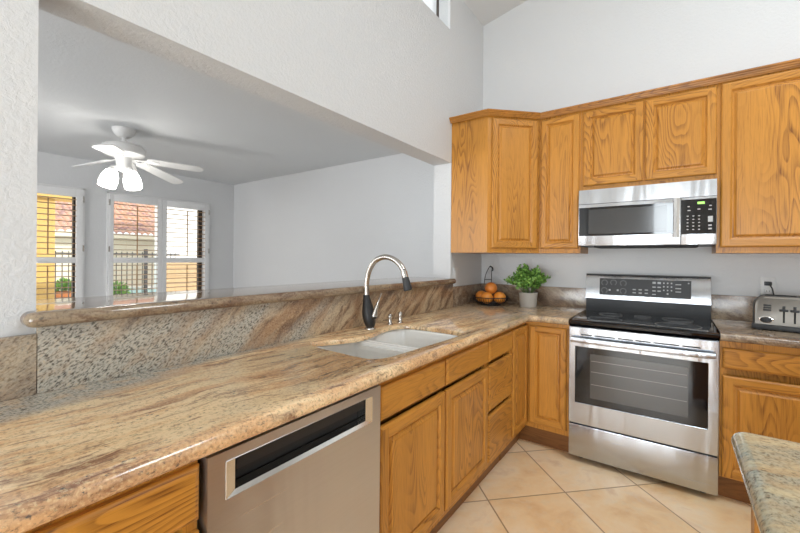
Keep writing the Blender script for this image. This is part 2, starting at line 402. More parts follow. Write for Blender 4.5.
# oriented panels: s runs along S, t is up, n runs along N away from the cabinet
class Face:
    def __init__(f, origin, S, N): f.o = Vector(origin); f.S = Vector(S).normalized(); f.N = Vector(N).normalized()
    def p(f, s, t, n): return f.o + f.S*s + f.N*n + Vector((0, 0, t))
def ring4(F, s0, s1, t0, t1, i, n): return [F.p(s0+i, t0+i, n), F.p(s1-i, t0+i, n), F.p(s1-i, t1-i, n), F.p(s0+i, t1-i, n)]
def loft4(mb, rs, cap0=False, cap1=False):
    L = [[mb.bm.verts.new(q) for q in r] for r in rs]
    for a, b in zip(L, L[1:]):
        for i in range(4):
            j = (i+1) % 4; f = mb.bm.faces.new((a[i], a[j], b[j], b[i])); f.material_index = 1 if i in (0, 2) else 0
    if cap0: mb.bm.faces.new(L[0][::-1])
    if cap1: mb.bm.faces.new(L[-1])
    return L
def hgrain(F):
    return 'oak_x' if abs(F.S.x) > abs(F.S.y)*1.2 else ('oak_y' if abs(F.S.y) > abs(F.S.x)*1.2 else 'oak_x')
def oak_door(parent, F, s0, s1, t0, t1, rail=.056):
    """raised-panel oak door: stiles, rails with moulded edges; the raised field is a sub-part"""
    mb = MB(); T = .020
    loft4(mb, [ring4(F, s0, s1, t0, t1, 0, .001), ring4(F, s0, s1, t0, t1, 0, .011), ring4(F, s0, s1, t0, t1, .002, .0155), ring4(F, s0, s1, t0, t1, .006, .0185), ring4(F, s0, s1, t0, t1, .010, T)], True)
    a, b = .010, rail-.012
    def quad(u0, u1, v0, v1, mi):
        f = mb.bm.faces.new([mb.bm.verts.new(F.p(*q, T)) for q in ((u0, v0), (u1, v0), (u1, v1), (u0, v1))]); f.material_index = mi
    quad(s0+a, s0+b, t0+a, t1-a, 0); quad(s1-b, s1-a, t0+a, t1-a, 0)
    quad(s0+b, s1-b, t0+a, t0+b, 1); quad(s0+b, s1-b, t1-b, t1-a, 1)
    loft4(mb, [ring4(F, s0, s1, t0, t1, b, T), ring4(F, s0, s1, t0, t1, b+.004, .0175), ring4(F, s0, s1, t0, t1, b+.007, .012), ring4(F, s0, s1, t0, t1, rail, .009), ring4(F, s0, s1, t0, t1, rail, .004)])
    d = mb.build('door', ['oak_v', hgrain(F)], parent)
    mb = MB()
    rs = [ring4(F, s0, s1, t0, t1, rail-.002, .003), ring4(F, s0, s1, t0, t1, rail-.002, .0065), ring4(F, s0, s1, t0, t1, rail+.006, .0075), ring4(F, s0, s1, t0, t1, rail+.017, .0155), ring4(F, s0, s1, t0, t1, rail+.018, .018), ring4(F, s0, s1, t0, t1, rail+.021, .0185)]
    L = [[mb.bm.verts.new(q) for q in r] for r in rs]
    for x, y in zip(L, L[1:]):
        for i in range(4): mb.bm.faces.new((x[i], x[(i+1) % 4], y[(i+1) % 4], y[i]))
    mb.bm.faces.new(L[-1]); mb.bm.faces.new(L[0][::-1])
    mb.build('raised_panel', 'oak_v', d)
    return d
def oak_slab(parent, F, s0, s1, t0, t1, name='drawer_front'):
    mb = MB(); g = hgrain(F)
    loft4(mb, [ring4(F, s0, s1, t0, t1, 0, .001), ring4(F, s0, s1, t0, t1, 0, .010), ring4(F, s0, s1, t0, t1, .003, .0145), ring4(F, s0, s1, t0, t1, .008, .018), ring4(F, s0, s1, t0, t1, .013, .0195)], True, True)
    return mb.build(name, [g, g], parent)

def fillet(pts, radii, seg=8):
    out = []; n = len(pts)
    for i, r in enumerate(radii):
        p = Vector(pts[i]); a = Vector(pts[i-1]); b = Vector(pts[(i+1) % n])
        if r <= 0: out.append(tuple(p)); continue
        u = (a-p).normalized(); v = (b-p).normalized(); ang = u.angle(v); d = r/math.tan(ang/2)
        s, e = p+u*d, p+v*d; c = p+(u+v).normalized()*(r/math.sin(ang/2))
        a0 = math.atan2(s.y-c.y, s.x-c.x); a1 = math.atan2(e.y-c.y, e.x-c.x); da = (a1-a0+math.pi) % (2*math.pi)-math.pi
        for k in range(seg+1): t = a0+da*k/seg; out.append((c.x+r*math.cos(t), c.y+r*math.sin(t)))
    return out
def offset_poly(pts, dist):
    """inward offset of a CCW polygon, dist(i) for edge i -> i+1"""
    n = len(pts); P = [Vector(p) for p in pts]; out = []
    for i in range(n):
        e0 = (P[i]-P[i-1]); e1 = (P[(i+1) % n]-P[i]); d0, d1 = dist[i-1], dist[i]
        e0.normalize(); e1.normalize()
        n0 = Vector((-e0.y, e0.x)); n1 = Vector((-e1.y, e1.x))
        cr = e0.x*e1.y-e0.y*e1.x
        if abs(cr) < 1e-4: out.append(P[i]+n0*(d0+d1)/2); continue
        A = P[i]+n0*d0; B = P[i]+n1*d1; t = ((B.x-A.x)*e1.y-(B.y-A.y)*e1.x)/cr; out.append(A+e0*t)
    return out
def slab(name, pts, flag, z0, z1, mat, hole=None, base=None, rr=None):
    """stone slab with bullnosed edges where flag(mid point) is true"""
    n = len(pts); fl = [1.0 if flag((pts[i][0]+pts[(i+1) % n][0])/2, (pts[i][1]+pts[(i+1) % n][1])/2) else 0.0 for i in range(n)]
    h = z1-z0; r = rr or h/2; mb = MB(); prof = []
    for k in range(7):
        a = math.pi/2*k/6; prof.append((r*(1-math.sin(a)), z0+r*(1-math.cos(a))))
    prof += [(r*(1-math.cos(math.pi/2*k/6)), z1-r+r*math.sin(math.pi/2*k/6)) for k in range(1 if h <= 2*r+1e-6 else 0, 7)]
    rs = [[(v.x, v.y, z) for v in offset_poly(pts, [d*f for f in fl])] for d, z in prof]
    rs = [[(v.x, v.y, z) for v in offset_poly(pts, [.045*f for f in fl])] for z in (z1-.022, z0)]+rs
    L = [[mb.bm.verts.new(p) for p in q] for q in rs]
    for a, b in zip(L, L[1:]):
        for i in range(n): mb.bm.faces.new((a[i], a[(i+1) % n], b[(i+1) % n], b[i]))
    def edges(vs): return [mb.bm.edges.get((vs[i], vs[(i+1) % len(vs)])) or mb.bm.edges.new((vs[i], vs[(i+1) % len(vs)])) for i in range(len(vs))]
    top = edges(L[-1]); bot = edges(L[0])
    if hole:
        H = hole if isinstance(hole[0], (list,)) else [hole]
        for hp in H:
            m = len(hp); q = [(.006, z1), (.002, z1-.002), (0, z1-.006), (0, z1-.022)]
            hl = [[mb.bm.verts.new((v.x, v.y, z)) for v in offset_poly(hp, [-d]*m)] for d, z in q]
            for a, b in zip(hl, hl[1:]):
                for i in range(m): mb.bm.faces.new((a[i], a[(i+1) % m], b[(i+1) % m], b[i]))
            top += edges(hl[0]); bot += edges(hl[-1])
    bmesh.ops.triangle_fill(mb.bm, use_beauty=True, edges=top); bmesh.ops.triangle_fill(mb.bm, use_beauty=True, edges=bot)
    return mb.build(name, mat, None, True, base=base)

# ================================================================== SETTING
XW = -4.163; CT = .925; CB = .880
struct(MB().box((-.16, -6.6, -.12), (4.4, .14, 0)).build('floor', 'tile'))
struct(MB().box((-4.33, -6.6, -.12), (-.161, .14, 0)).build('floor_family_room', 'bounce_floor'))
# wall with the pass-through opening and the clerestory opening
mb = MB(); WT = -.16
mb.box((WT, -3.052, 0), (0, -.61, 1.112)); mb.box((WT, -6.5, 0), (0, -3.052, 3.60)); mb.box((WT, -.61, 0), (0, 0, 3.60))
mb.box((WT, -3.052, 2.08), (0, -.61, 3.134)); mb.box((WT, -.648, 3.134), (0, -.61, 3.60)); mb.box((WT, -3.052, 3.134), (0, -2.1, 3.60)); mb.box((WT, -2.1, 3.47), (0, -.648, 3.60))
struct(mb.build('wall_left', 'wall'))
struct(MB().box((-4.33, 0, 0), (4.3, .12, 4.5)).build('wall_back', 'wall'))
mb = MB()
for z0, z1, y0, y1 in ((0, .10, -6.5, 0), (2.06, 2.62, -6.5, 0), (.10, 2.06, -.44, 0), (.10, 2.06, -1.89, -1.62), (.10, 2.06, -6.5, -2.50)):
    mb.box((-4.33, y0, z0), (XW, y1, z1))
struct(mb.build('wall_window_side', 'wall'))
mb = MB()
for x0, x1, z0, z1 in ((-4.33, .42, 0, .65), (.42, 2.08, 0, .12), (-4.33, 4.3, 2.45, 4.5), (-4.33, -3.6, .65, 2.45), (-.8, .42, .65, 2.45), (.42, 1.13, 1.6, 2.45), (1.51, 2.08, 1.6, 2.45), (1.13, 1.51, 1.6, 1.75), (2.08, 2.25, 0, 2.45), (2.25, 3.31, 0, .12), (2.25, 3.31, 2.12, 2.45), (3.31, 4.3, 0, 2.45)):
    mb.box((x0, -6.62, z0), (x1, -6.5, z1))
struct(mb.build('wall_rear', 'wall'))
struct(MB().box((4.3, -6.62, 0), (4.42, .12, 4.5)).build('wall_right', 'wall'))
struct(MB().hexa([(0, -6.62, 3.485), (4.42, -6.62, 4.40), (4.42, .12, 4.40), (0, .12, 3.485), (0, -6.62, 3.6), (4.42, -6.62, 4.52), (4.42, .12, 4.52), (0, .12, 3.6)]).build('ceiling', 'ceiling'))
struct(MB().box((-4.33, -6.5, 2.44), (WT, 0, 2.56)).build('ceiling_family_room', 'ceiling'))

# clerestory window: white frame, mullion, glass
w1 = bpy.data.objects.new('window_1', None); COL.objects.link(w1); w1.location = (-.08, -1.39, 3.134); struct(w1)
mb = MB(); mb.box((-.030, -.814, 3.136), (-.014, -.801, 3.468)); mb.box((-.035, -1.75, 3.136), (-.010, -1.72, 3.468))
mb.build('window_frame', 'bronze', w1)
MB().box((-.024, -2.099, 3.135), (-.020, -.649, 3.469)).build('pane', 'glass', w1)

# patio doors behind the shutters: dark frames and glass
for k, (y0, y1, ms) in enumerate(((-1.62, -.44, (-.975,)), (-2.50, -1.89, ()))):
    d = bpy.data.objects.new('door_%d' % (k+1), None); COL.objects.link(d); d.location = (-4.29, (y0+y1)/2, .10); struct(d)
    mb = MB(); t = .05
    mb.box((-4.315, y0, .10), (-4.265, y0+t, 2.06)); mb.box((-4.315, y1-t, .10), (-4.265, y1, 2.06)); mb.box((-4.315, y0, .10), (-4.265, y1, .16)); mb.box((-4.315, y0, 2.01), (-4.265, y1, 2.06))
    for y in ms: mb.box((-4.315, y-.025, .16), (-4.265, y+.025, 2.01))
    mb.build('door_frame', 'bronze', d)
    MB().box((-4.292, y0+t, .16), (-4.288, y1-t, 2.01)).build('pane', 'glass', d)

# shutters: one hinged panel each
def shutter(y0, y1, o0, o1, label, hinge):
    """panel from y0..y1 with louvre openings o0..o1"""
    x0, x1 = XW+.004, XW+.034
    t = thing('plantation_shutter', (x0, (y0+y1)/2, .12), label, 'shutter', None)
    mb = MB()
    mb.box((x0, y0, .12), (x1, o0, 2.075), 0, .003); mb.box((x0, o1, .12), (x1, y1, 2.075), 0, .003)
    mb.box((x0, o0, 1.985), (x1, o1, 2.075), 0, .003); mb.box((x0, o0, 1.225), (x1, o1, 1.292), 0, .003); mb.box((x0, o0, .12), (x1, o1, .24), 0, .003)
    mb.build('frame', 'trimwhite', t, True)
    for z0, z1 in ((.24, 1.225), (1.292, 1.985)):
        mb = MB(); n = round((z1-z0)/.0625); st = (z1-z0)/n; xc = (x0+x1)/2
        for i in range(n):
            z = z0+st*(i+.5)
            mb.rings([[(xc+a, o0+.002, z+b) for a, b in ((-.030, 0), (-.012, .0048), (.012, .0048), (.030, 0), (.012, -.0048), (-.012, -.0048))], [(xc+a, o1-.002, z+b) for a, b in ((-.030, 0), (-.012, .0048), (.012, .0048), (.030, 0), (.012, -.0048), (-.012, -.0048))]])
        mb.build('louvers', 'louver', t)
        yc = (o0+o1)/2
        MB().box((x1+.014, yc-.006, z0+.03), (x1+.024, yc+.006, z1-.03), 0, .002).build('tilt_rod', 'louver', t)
    yh = y1 if hinge > 0 else y0
    for z in (1.93, 1.36, .45):
        MB().box((x1, yh-.008, z), (x1+.008, yh+.008, z+.07), 0, .002).build('hinge', 'nickel', t)
shutter(-1.630, -1.040, -1.584, -1.093, 'white louvered shutter panel hinged left over the wide patio door', -1)
shutter(-1.036, -.410, -.982, -.466, 'white louvered shutter panel nearest the corner, over the wide patio door', 1)
shutter(-2.545, -1.880, -2.440, -1.945, 'white louvered shutter over the narrow patio door beside the left wall end', 1)
mb = MB()
for y0, y1 in ((-1.648, -.392), (-2.56, -1.862)):
    mb.box((XW, y0-.0, .10), (XW+.02, y0+.016, 2.095)); mb.box((XW, y1-.016, .10), (XW+.02, y1, 2.095)); mb.box((XW, y0, 2.078), (XW+.02, y1, 2.095))
struct(mb.build('trim_1', 'trimwhite'))
mb = MB(); mb.box((XW, -.388, 0), (XW+.014, 0, .09)); mb.box((XW, -1.858, 0), (XW+.014, -1.652, .09)); struct(mb.build('baseboard_window_side', 'trimwhite'))
struct(MB().box((XW+.014, -.014, 0), (WT, 0, .09)).build('baseboard_back', 'trimwhite'))

# ================================================================== COUNTERS AND STONE
EX, EY = .655, -.662
pts = fillet([(0, -3.95), (EX, -3.95), (EX, EY), (.8995, EY), (.8995, 0), (0, 0)], [0, 0, .05, 0, 0, 0])
hole = [(q.x, q.y) for q in smooth_path([(.112, -2.15, 0), (.175, -2.04, 0), (.212, -1.93, 0), (.205, -1.83, 0), (.175, -1.72, 0), (.160, -1.60, 0), (.190, -1.525, 0), (.30, -1.497, 0), (.46, -1.497, 0), (.555, -1.525, 0), (.578, -1.62, 0), (.572, -1.80, 0), (.560, -2.02, 0), (.548, -2.15, 0), (.50, -2.205, 0), (.35, -2.205, 0), (.18, -2.190, 0), (.112, -2.15, 0)], 5)][:-1]
ar = sum(hole[i-1][0]*hole[i][1]-hole[i][0]*hole[i-1][1] for i in range(len(hole)))
if ar < 0: hole = hole[::-1]
o = slab('countertop', pts, lambda x, y: x > .02 and y < -.02 and not (x > .88 and y > EY+.01), CB, CT, 'granite', hole, base=(.3, -1.5, CB))
tag(o, 'long L-shaped tan veined granite countertop holding the sink', 'countertop')
o = slab('countertop', [(1.6645, EY), (2.62, EY), (2.62, 0), (1.6645, 0)], lambda x, y: y < EY+.01, CB, CT, 'granite_back', base=(2.1, -.33, CB))
tag(o, 'short brown granite countertop right of the range, under the toaster', 'countertop')
o = slab('bar_ledge', fillet([(-.36, -3.046), (0.002, -3.046), (.002, -3.085), (.068, -3.085), (.068, -.6155), (.002, -.6155), (.002, -.614), (-.36, -.614)], [0, 0, 0, .03, .03, 0, 0, 0], 6), lambda x, y: x > .003 or x < -.3, 1.114, 1.156, 'granite_ledge', base=(-.1, -1.8, 1.114))
tag(o, 'raised granite bar ledge with rounded nose running across the pass-through opening', 'counter ledge')
G = 'granite backsplash panels'
def splash(a, b, mat, label):
    c = ((a[0]+b[0])/2, (a[1]+b[1])/2, min(a[2], b[2]))
    o = MB().box(a, b, 0, .0015).build('backsplash', mat, None, True, base=c); tag(o, label, 'backsplash', G)
splash((.0005, -3.95, CT+.0005), (.021, -3.054, 1.092), 'granite_splash', 'low granite backsplash panel on the white wall end at the far left')
splash((.0005, -3.0525, CT+.0005), (.021, -.600, 1.1135), 'granite_splash', 'long granite backsplash under the raised bar ledge, behind the faucet')
splash((.0005, -.5985, CT+.0005), (.021, -.0005, 1.085), 'granite_back', 'short granite backsplash on the side wall left of the fruit basket')
splash((.0215, -.021, CT+.0005), (.8995, -.0005, 1.085), 'granite_back', 'granite backsplash behind the potted plant, left of the range')
splash((1.6645, -.021, CT+.0005), (2.62, -.0005, 1.085), 'granite_back', 'granite backsplash behind the toaster, right of the range')

# ================================================================== BASE CABINETS
FX, FY = .612, -.612
def base_left(y0, y1, label, name='base_cabinet'):
    t = thing(name, (.3, (y0+y1)/2, 0), label, 'cabinet')
    MB().box((.003, y0, .135), (FX-.034, y1, CB-.001)).build('carcass', 'oak_v', t)
    mb = MB(); a = FX-.034
    mb.box((a, y0, .135), (FX, y0+.030, CB-.001)); mb.box((a, y1-.030, .135), (FX, y1, CB-.001)); mb.box((a, y0+.030, .135), (FX, y1-.030, .19)); mb.box((a, y0+.030, .835), (FX, y1-.030, CB-.001))
    mb.build('face_frame', 'oak_v', t)
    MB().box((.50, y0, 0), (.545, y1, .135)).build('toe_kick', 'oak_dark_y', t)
    return t
FL = Face((FX, 0, 0), (0, 1, 0), (1, 0, 0))
t = base_left(-3.95, -2.9055, 'oak base cabinet at the lower left, left of the dishwasher')
oak_slab(t, FL, -3.42, -2.9065, .742, .862); oak_slab(t, FL, -3.935, -3.435, .742, .862); oak_door(t, FL, -3.42, -2.9065, .172, .718); oak_door(t, FL, -3.935, -3.435, .172, .718)
# sink base: hollow under the bowls
t = thing('sink_cabinet', (.3, -1.80, 0), 'oak sink cabinet with two false fronts over two doors', 'cabinet')
mb = MB(); mb.box((.003, -2.292, .135), (FX-.02, -2.274, CB-.001)); mb.box((.003, -1.347, .135), (FX-.02, -1.329, CB-.001)); mb.box((.003, -2.274, .135), (FX-.02, -1.347, .153)); mb.box((.003, -2.274, .153), (.015, -1.347, CB-.001)); mb.build('carcass', 'oak_v', t)
mb = MB(); mb.box((FX-.02, -2.292, .135), (FX, -2.27, CB-.001)); mb.box((FX-.02, -1.35, .135), (FX, -1.329, CB-.001)); mb.box((FX-.02, -2.27, .135), (FX, -1.35, .185)); mb.box((FX-.039, -2.27, .70), (FX-.034, -1.35, .755)); mb.box((FX-.02, -2.27, .84), (FX, -1.35, CB-.001)); mb.box((FX-.02, -1.835, .185), (FX, -1.79, .705)); mb.box((FX-.02, -1.835, .75), (FX, -1.79, .84)); mb.build('face_frame', 'oak_v', t)
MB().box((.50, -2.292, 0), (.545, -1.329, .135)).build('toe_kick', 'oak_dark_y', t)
oak_slab(t, FL, -2.284, -1.820, .737, .857, 'false_front'); oak_slab(t, FL, -1.806, -1.334, .737, .857, 'false_front')
oak_door(t, FL, -2.284, -1.820, .170, .716); oak_door(t, FL, -1.806, -1.334, .170, .716)
t = base_left(-1.328, -.932, 'narrow oak drawer cabinet with three stacked drawers', 'drawer_cabinet')
oak_slab(t, FL, -1.320, -.947, .737, .857); oak_slab(t, FL, -1.320, -.947, .457, .716); oak_slab(t, FL, -1.320, -.947, .175, .437)
# corner cabinet with the folding pair of doors
t = thing('corner_cabinet', (.4, -.4, 0), 'oak inner-corner base cabinet with two doors meeting at the corner', 'cabinet')
MB().prism([(.003, -.931), (FX, -.931), (FX, FY), (.8985, FY), (.8985, -.003), (.003, -.003)], .135, CB-.001).build('carcass', 'oak_v', t)
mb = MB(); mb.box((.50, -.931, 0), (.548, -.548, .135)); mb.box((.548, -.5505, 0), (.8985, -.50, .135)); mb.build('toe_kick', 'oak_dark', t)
FB = Face((0, FY, 0), (1, 0, 0), (0, -1, 0))
oak_door(t, FL, -.926, -.636, .170, .857, .050); oak_door(t, FB, .638, .884, .170, .852, .050)
# right of the range
t = thing('base_cabinet', (2.14, -.3, 0), 'oak base cabinet right of the range, below the toaster', 'cabinet')
MB().box((1.6655, FY+.034, .135), (2.62, -.003, CB-.001)).build('carcass', 'oak_v', t)
mb = MB(); a = FY+.034
for x0, x1, z0, z1 in ((1.6655, 1.695, .135, CB-.001), (2.12, 2.16, .135, CB-.001), (2.59, 2.62, .135, CB-.001), (1.695, 2.12, .135, .17), (2.16, 2.59, .135, .17), (1.695, 2.12, .83, CB-.001), (2.16, 2.59, .83, CB-.001)): mb.box((x0, FY, z0), (x1, a, z1))
mb.build('face_frame', 'oak_v', t)
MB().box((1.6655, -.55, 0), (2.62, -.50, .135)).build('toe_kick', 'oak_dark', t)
oak_slab(t, FB, 1.675, 2.13, .731, .843); oak_slab(t, FB, 2.15, 2.60, .731, .843); oak_door(t, FB, 1.675, 2.13, .140, .692); oak_door(t, FB, 2.15, 2.60, .140, .692)

# ================================================================== UPPER CABINETS
UB, UT, UD = 1.360, 2.402, .3086
t = thing('wall_cabinet', (.3, -.3, UB), 'diagonal oak corner wall cabinet against the left wall', 'cabinet')
MB().prism([(.002, -.002), (.002, -.6074), (UD, -.6074), (.6074, -UD), (.6074, -.002)], UB, UT).build('carcass', 'oak_v', t)
FD = Face((UD, -.6074, 0), (1, 1, 0), (1, -1, 0)); dl = .4226
oak_door(t, FD, .030, dl-.022, UB+.034, 2.378)
FU = Face((0, -UD, 0), (1, 0, 0), (0, -1, 0))
t = thing('wall_cabinet', (.755, -.16, UB), 'tall single-door oak wall cabinet between corner cabinet and microwave', 'cabinet')
MB().box((.6084, -UD, UB), (.9035, -.002, UT)).build('carcass', 'oak_v', t); oak_door(t, FU, .622, .893, UB+.034, 2.378, .050)
t = thing('wall_cabinet', (1.28, -.16, 1.81), 'short two-door oak wall cabinet above the microwave', 'cabinet')
MB().box((.9045, -UD, 1.812), (1.6655, -.002, UT)).build('carcass', 'oak_v', t); oak_door(t, FU, .919, 1.287, 1.842, 2.378); oak_door(t, FU, 1.297, 1.665, 1.842, 2.378)
t = thing('wall_cabinet', (2.14, -.16, UB), 'large oak wall cabinet at the right edge, right of the microwave', 'cabinet')
MB().box((1.6665, -UD, UB), (2.62, -.002, UT)).build('carcass', 'oak_v', t); oak_door(t, FU, 1.684, 2.145, UB+.034, 2.385); oak_door(t, FU, 2.158, 2.605, UB+.034, 2.385)
# crown moulding: stepped profile swept along the cabinet tops
path = [Vector(p) for p in ((.002, -.6074), (UD, -.6074), (.6074, -UD), (2.62, -UD))]
prof = [(.0, 2.390), (.003, 2.390), (.006, 2.397), (.010, 2.399), (.012, 2.406), (.017, 2.409), (.019, 2.417), (.025, 2.420), (.027, 2.430), (.0, 2.430)]
mb = MB(); rs = []
for i, p in enumerate(path):
    dirs = []
    if i > 0: dirs.append((path[i]-path[i-1]).normalized())
    if i < len(path)-1: dirs.append((path[i+1]-path[i]).normalized())
    ns = [Vector((d.y, -d.x)) for d in dirs]; nn = sum(ns, Vector((0, 0))).normalized(); k = 1/nn.dot(ns[0])
    rs.append([(p.x+nn.x*(a+.0205)*k, p.y+nn.y*(a+.0205)*k, z) for a, z in prof])
mb.rings(rs); 
for i in range(0): pass
o = mb.build('crown_moulding', 'oak_mid', None, False, base=(.6, -.33, 2.39)); tag(o, 'stepped oak crown moulding along the tops of the wall cabinets', 'moulding')

# ================================================================== DISHWASHER
y0, y1 = -2.897, -2.3005
t = thing('dishwasher', (.3, (y0+y1)/2, 0), 'stainless dishwasher with a pocket handle under the counter', 'dishwasher')
MB().box((.01, -2.9045, .02), (.595, -2.2945, CB-.004)).build('tub', 'black_matte', t)
py0, py1, pz0, pz1 = -2.856, -2.345, .765, .850
mb = MB(); xf = .640
for a, b, c, d in ((y0, y1, .14, pz0), (y0, y1, pz1, CB-.006), (y0, py0, pz0, pz1), (py1, y1, pz0, pz1)): mb.box((.597, a, c), (xf, b, d))
mb.build('door', 'steel_y', t)
mb = MB()  # bevelled chrome frame of the pocket
def rr(a, bt, tp, x): return [(x, py0+a, pz0+bt), (x, py1-a, pz0+bt), (x, py1-a, pz1-tp), (x, py0+a, pz1-tp)]
mb.rings([rr(-.001, -.001, -.001, xf+.0002), rr(0, 0, 0, xf+.0022), rr(.026, .009, .002, xf-.006), rr(.027, .010, .003, xf-.042)], False, False); mb.build('handle_pocket', 'chrome', t)
mb = MB(); mb.box((.598, py0+.028, pz0+.012), (.600, py1-.028, pz1-.003)); mb.build('pocket_back', 'dark_void', t)
MB().hexa([(.601, py0+.031, .812), (.634, py0+.031, .818), (.634, py1-.031, .818), (.601, py1-.031, .812), (.601, py0+.031, .846), (.634, py0+.031, .846), (.634, py1-.031, .846), (.601, py1-.031, .846)]).build('grip_bar', 'black_gloss_soft', t)
MB().box((.52, y0, .0), (.56, y1, .13)).build('kick_plate', 'black_matte', t)

# ================================================================== SINK AND FAUCET
t = thing('kitchen_sink', (.37, -1.83, .68), 'white double-bowl undermount kitchen sink set in the granite counter', 'sink')
def bowl(outl, depth, name):
    mb = MB(); n = len(outl); c = Vector((sum(p[0] for p in outl)/n, sum(p[1] for p in outl)/n))
    prof = [(1.05, .9005), (1.0, .9005), (.985, .892), (.965, .80), (.94, .73), (.90, .705), (.80, .695), (.12, .690)]
    rs = [[(c.x+(p[0]-c.x)*k, c.y+(p[1]-c.y)*k, z) for p in outl] for k, z in prof]
    # outer shell
    rs = [[(c.x+(p[0]-c.x)*k, c.y+(p[1]-c.y)*k, z) for p in outl] for k, z in ((.1, .682), (.93, .682), (1.0, .72), (1.05, .885))]+rs
    mb.rings(rs, True, True); o = mb.build(name, 'sink', t, 'all')
    MB().lathe([(.0, .6905), (.042, .6905), (.045, .693), (.036, .694), (.030, .691), (.0, .691)][1:5], (c.x, c.y, 0), 24).build('drain', 'chrome', o, True)
bowl(fillet([(.125, -2.175), (.54, -2.190), (.560, -1.890), (.150, -1.905)], [.04]*4, 6), .2, 'left_bowl')
bowl(fillet([(.150, -1.865), (.560, -1.855), (.566, -1.505), (.150, -1.510)], [.05]*4, 6), .2, 'right_bowl')
mb = MB(); mb.prism([(.142, -1.915), (.567, -1.900), (.568, -1.845), (.142, -1.855)], .860, .884); mb.build('divider', 'sink', t)
mb = MB()
bx = [(.085, -2.22), (.590, -2.235), (.595, -1.47), (.105, -1.47)]
# rim flange around both bowls, under the stone
mb.rings([[(x, y, .896) for x, y in fillet(bx, [.04]*4, 5)], [(x, y, .9015) for x, y in fillet(bx, [.04]*4, 5)], [(x, y, .9015) for x, y in fillet([(.118, -2.182), (.555, -2.195), (.572, -1.50), (.142, -1.50)], [.04]*4, 5)], [(x, y, .884) for x, y in fillet([(.118, -2.182), (.555, -2.195), (.572, -1.50), (.142, -1.50)], [.04]*4, 5)]], False, False)
mb.build('rim', 'sink', t)

FYc = -1.735
t = thing('faucet', (.115, FYc, CT), 'pull-down faucet with black body and arched brushed nickel spout', 'faucet')
MB().lathe([(.030, CT), (.030, CT+.006), (.027, CT+.010), (.024, CT+.011)], (.115, FYc, 0)).build('base_ring', 'nickel', t, True)
body = [(.020, .935), (.027, .945), (.0335, .968), (.0365, .995), (.0345, 1.022), (.0275, 1.055), (.0215, 1.08), (.0175, 1.105), (.0165, 1.109)]
mb = MB(); n = 28
mb.rings([[(.115-(z-.935)*.17+r*math.cos(2*math.pi*k/n), FYc+r*math.sin(2*math.pi*k/n), z) for k in range(n)] for r, z in body]); mb.build('body', 'black_matte', t, True)
sp = [(.0855, FYc, 1.105), (.0845, FYc, 1.14), (.087, FYc, 1.180), (.105, FYc, 1.244), (.147, FYc, 1.296), (.204, FYc, 1.317), (.259, FYc, 1.310), (.305, FYc, 1.284), (.334, FYc, 1.250)]
MB().tube(smooth_path(sp, 8), .0142, 18).build('spout', 'nickel', t, True)
e = Vector((.334, FYc, 1.250)); d = Vector((.364, FYc, 1.148))-e
MB().tube([e, e+d*.04, e+d*.06, e+d*.32, e+d*.36], [.0142, .0142, .016, .0165, .0165], 20).build('spray_neck', 'nickel', t, True)
MB().tube([e+d*.362, e+d*.5, e+d*.9, e+d*.97, e+d], [.0170, .0185, .0225, .0225, .019], 20).build('spray_head', 'black_matte', t, True)
MB().tube(smooth_path([(.110, FYc, .985), (.137, FYc, .992), (.146, FYc, 1.008)], 4), [.017]*8+[.016], 14).build('valve', 'black_matte', t, True)
lv = smooth_path([(.143, FYc, 1.000), (.153, FYc, 1.030), (.165, FYc, 1.062), (.176, FYc, 1.092), (.190, FYc, 1.122)], 5)
MB().tube(lv, [.018-.013*min(1, i/14) for i in range(len(lv))], 14).build('lever', 'nickel', t, True)
def dispenser(x, y, h, label):
    t = thing('counter_dispenser', (x, y, CT), label, 'dispenser')
    MB().lathe([(.0185, CT), (.0185, CT+.004), (.013, CT+.007), (.0115, CT+.010), (.0115, CT+.034)], (x, y, 0), 20).build('collar', 'nickel', t, True)
    MB().lathe([(.0135, CT+.034), (.0140, CT+.037), (.0140, CT+h-.004), (.011, CT+h)], (x, y, 0), 20).build('cap', 'nickel', t, True)
    return t
a = dispenser(.113, -1.555, .060, 'short nickel counter dispenser nearer the faucet')
MB().tube([(.113, -1.555, CT+.052), (.142, -1.560, CT+.052)], .005, 10).build('nozzle', 'nickel', a, True)
dispenser(.119, -1.462, .064, 'slim nickel cylinder on the counter, second from the faucet')

# ================================================================== RANGE
R0, R1 = .9035, 1.6605
t = thing('range', ((R0+R1)/2, -.33, 0), 'stainless electric range with black glass cooktop between the oak cabinets', 'stove')
MB().box((R0+.003, -.610, .05), (R1-.003, -.025, .893)).build('body', 'black_matte', t)
for x in (R0+.06, R1-.06):
    for y in (-.56, -.09): MB().lathe([(.018, 0), (.018, .01), (.010, .012), (.010, .05)], (x, y, 0), 14).build('foot', 'black_matte', t, True)
MB().box((R0, -.648, .038), (R1, -.612, .243), 0, .004).build('storage_drawer', 'steel', t, True)
MB().box((R0+.004, -.635, .243), (R1-.004, -.612, .256)).build('drawer_gap', 'dark_void', t)
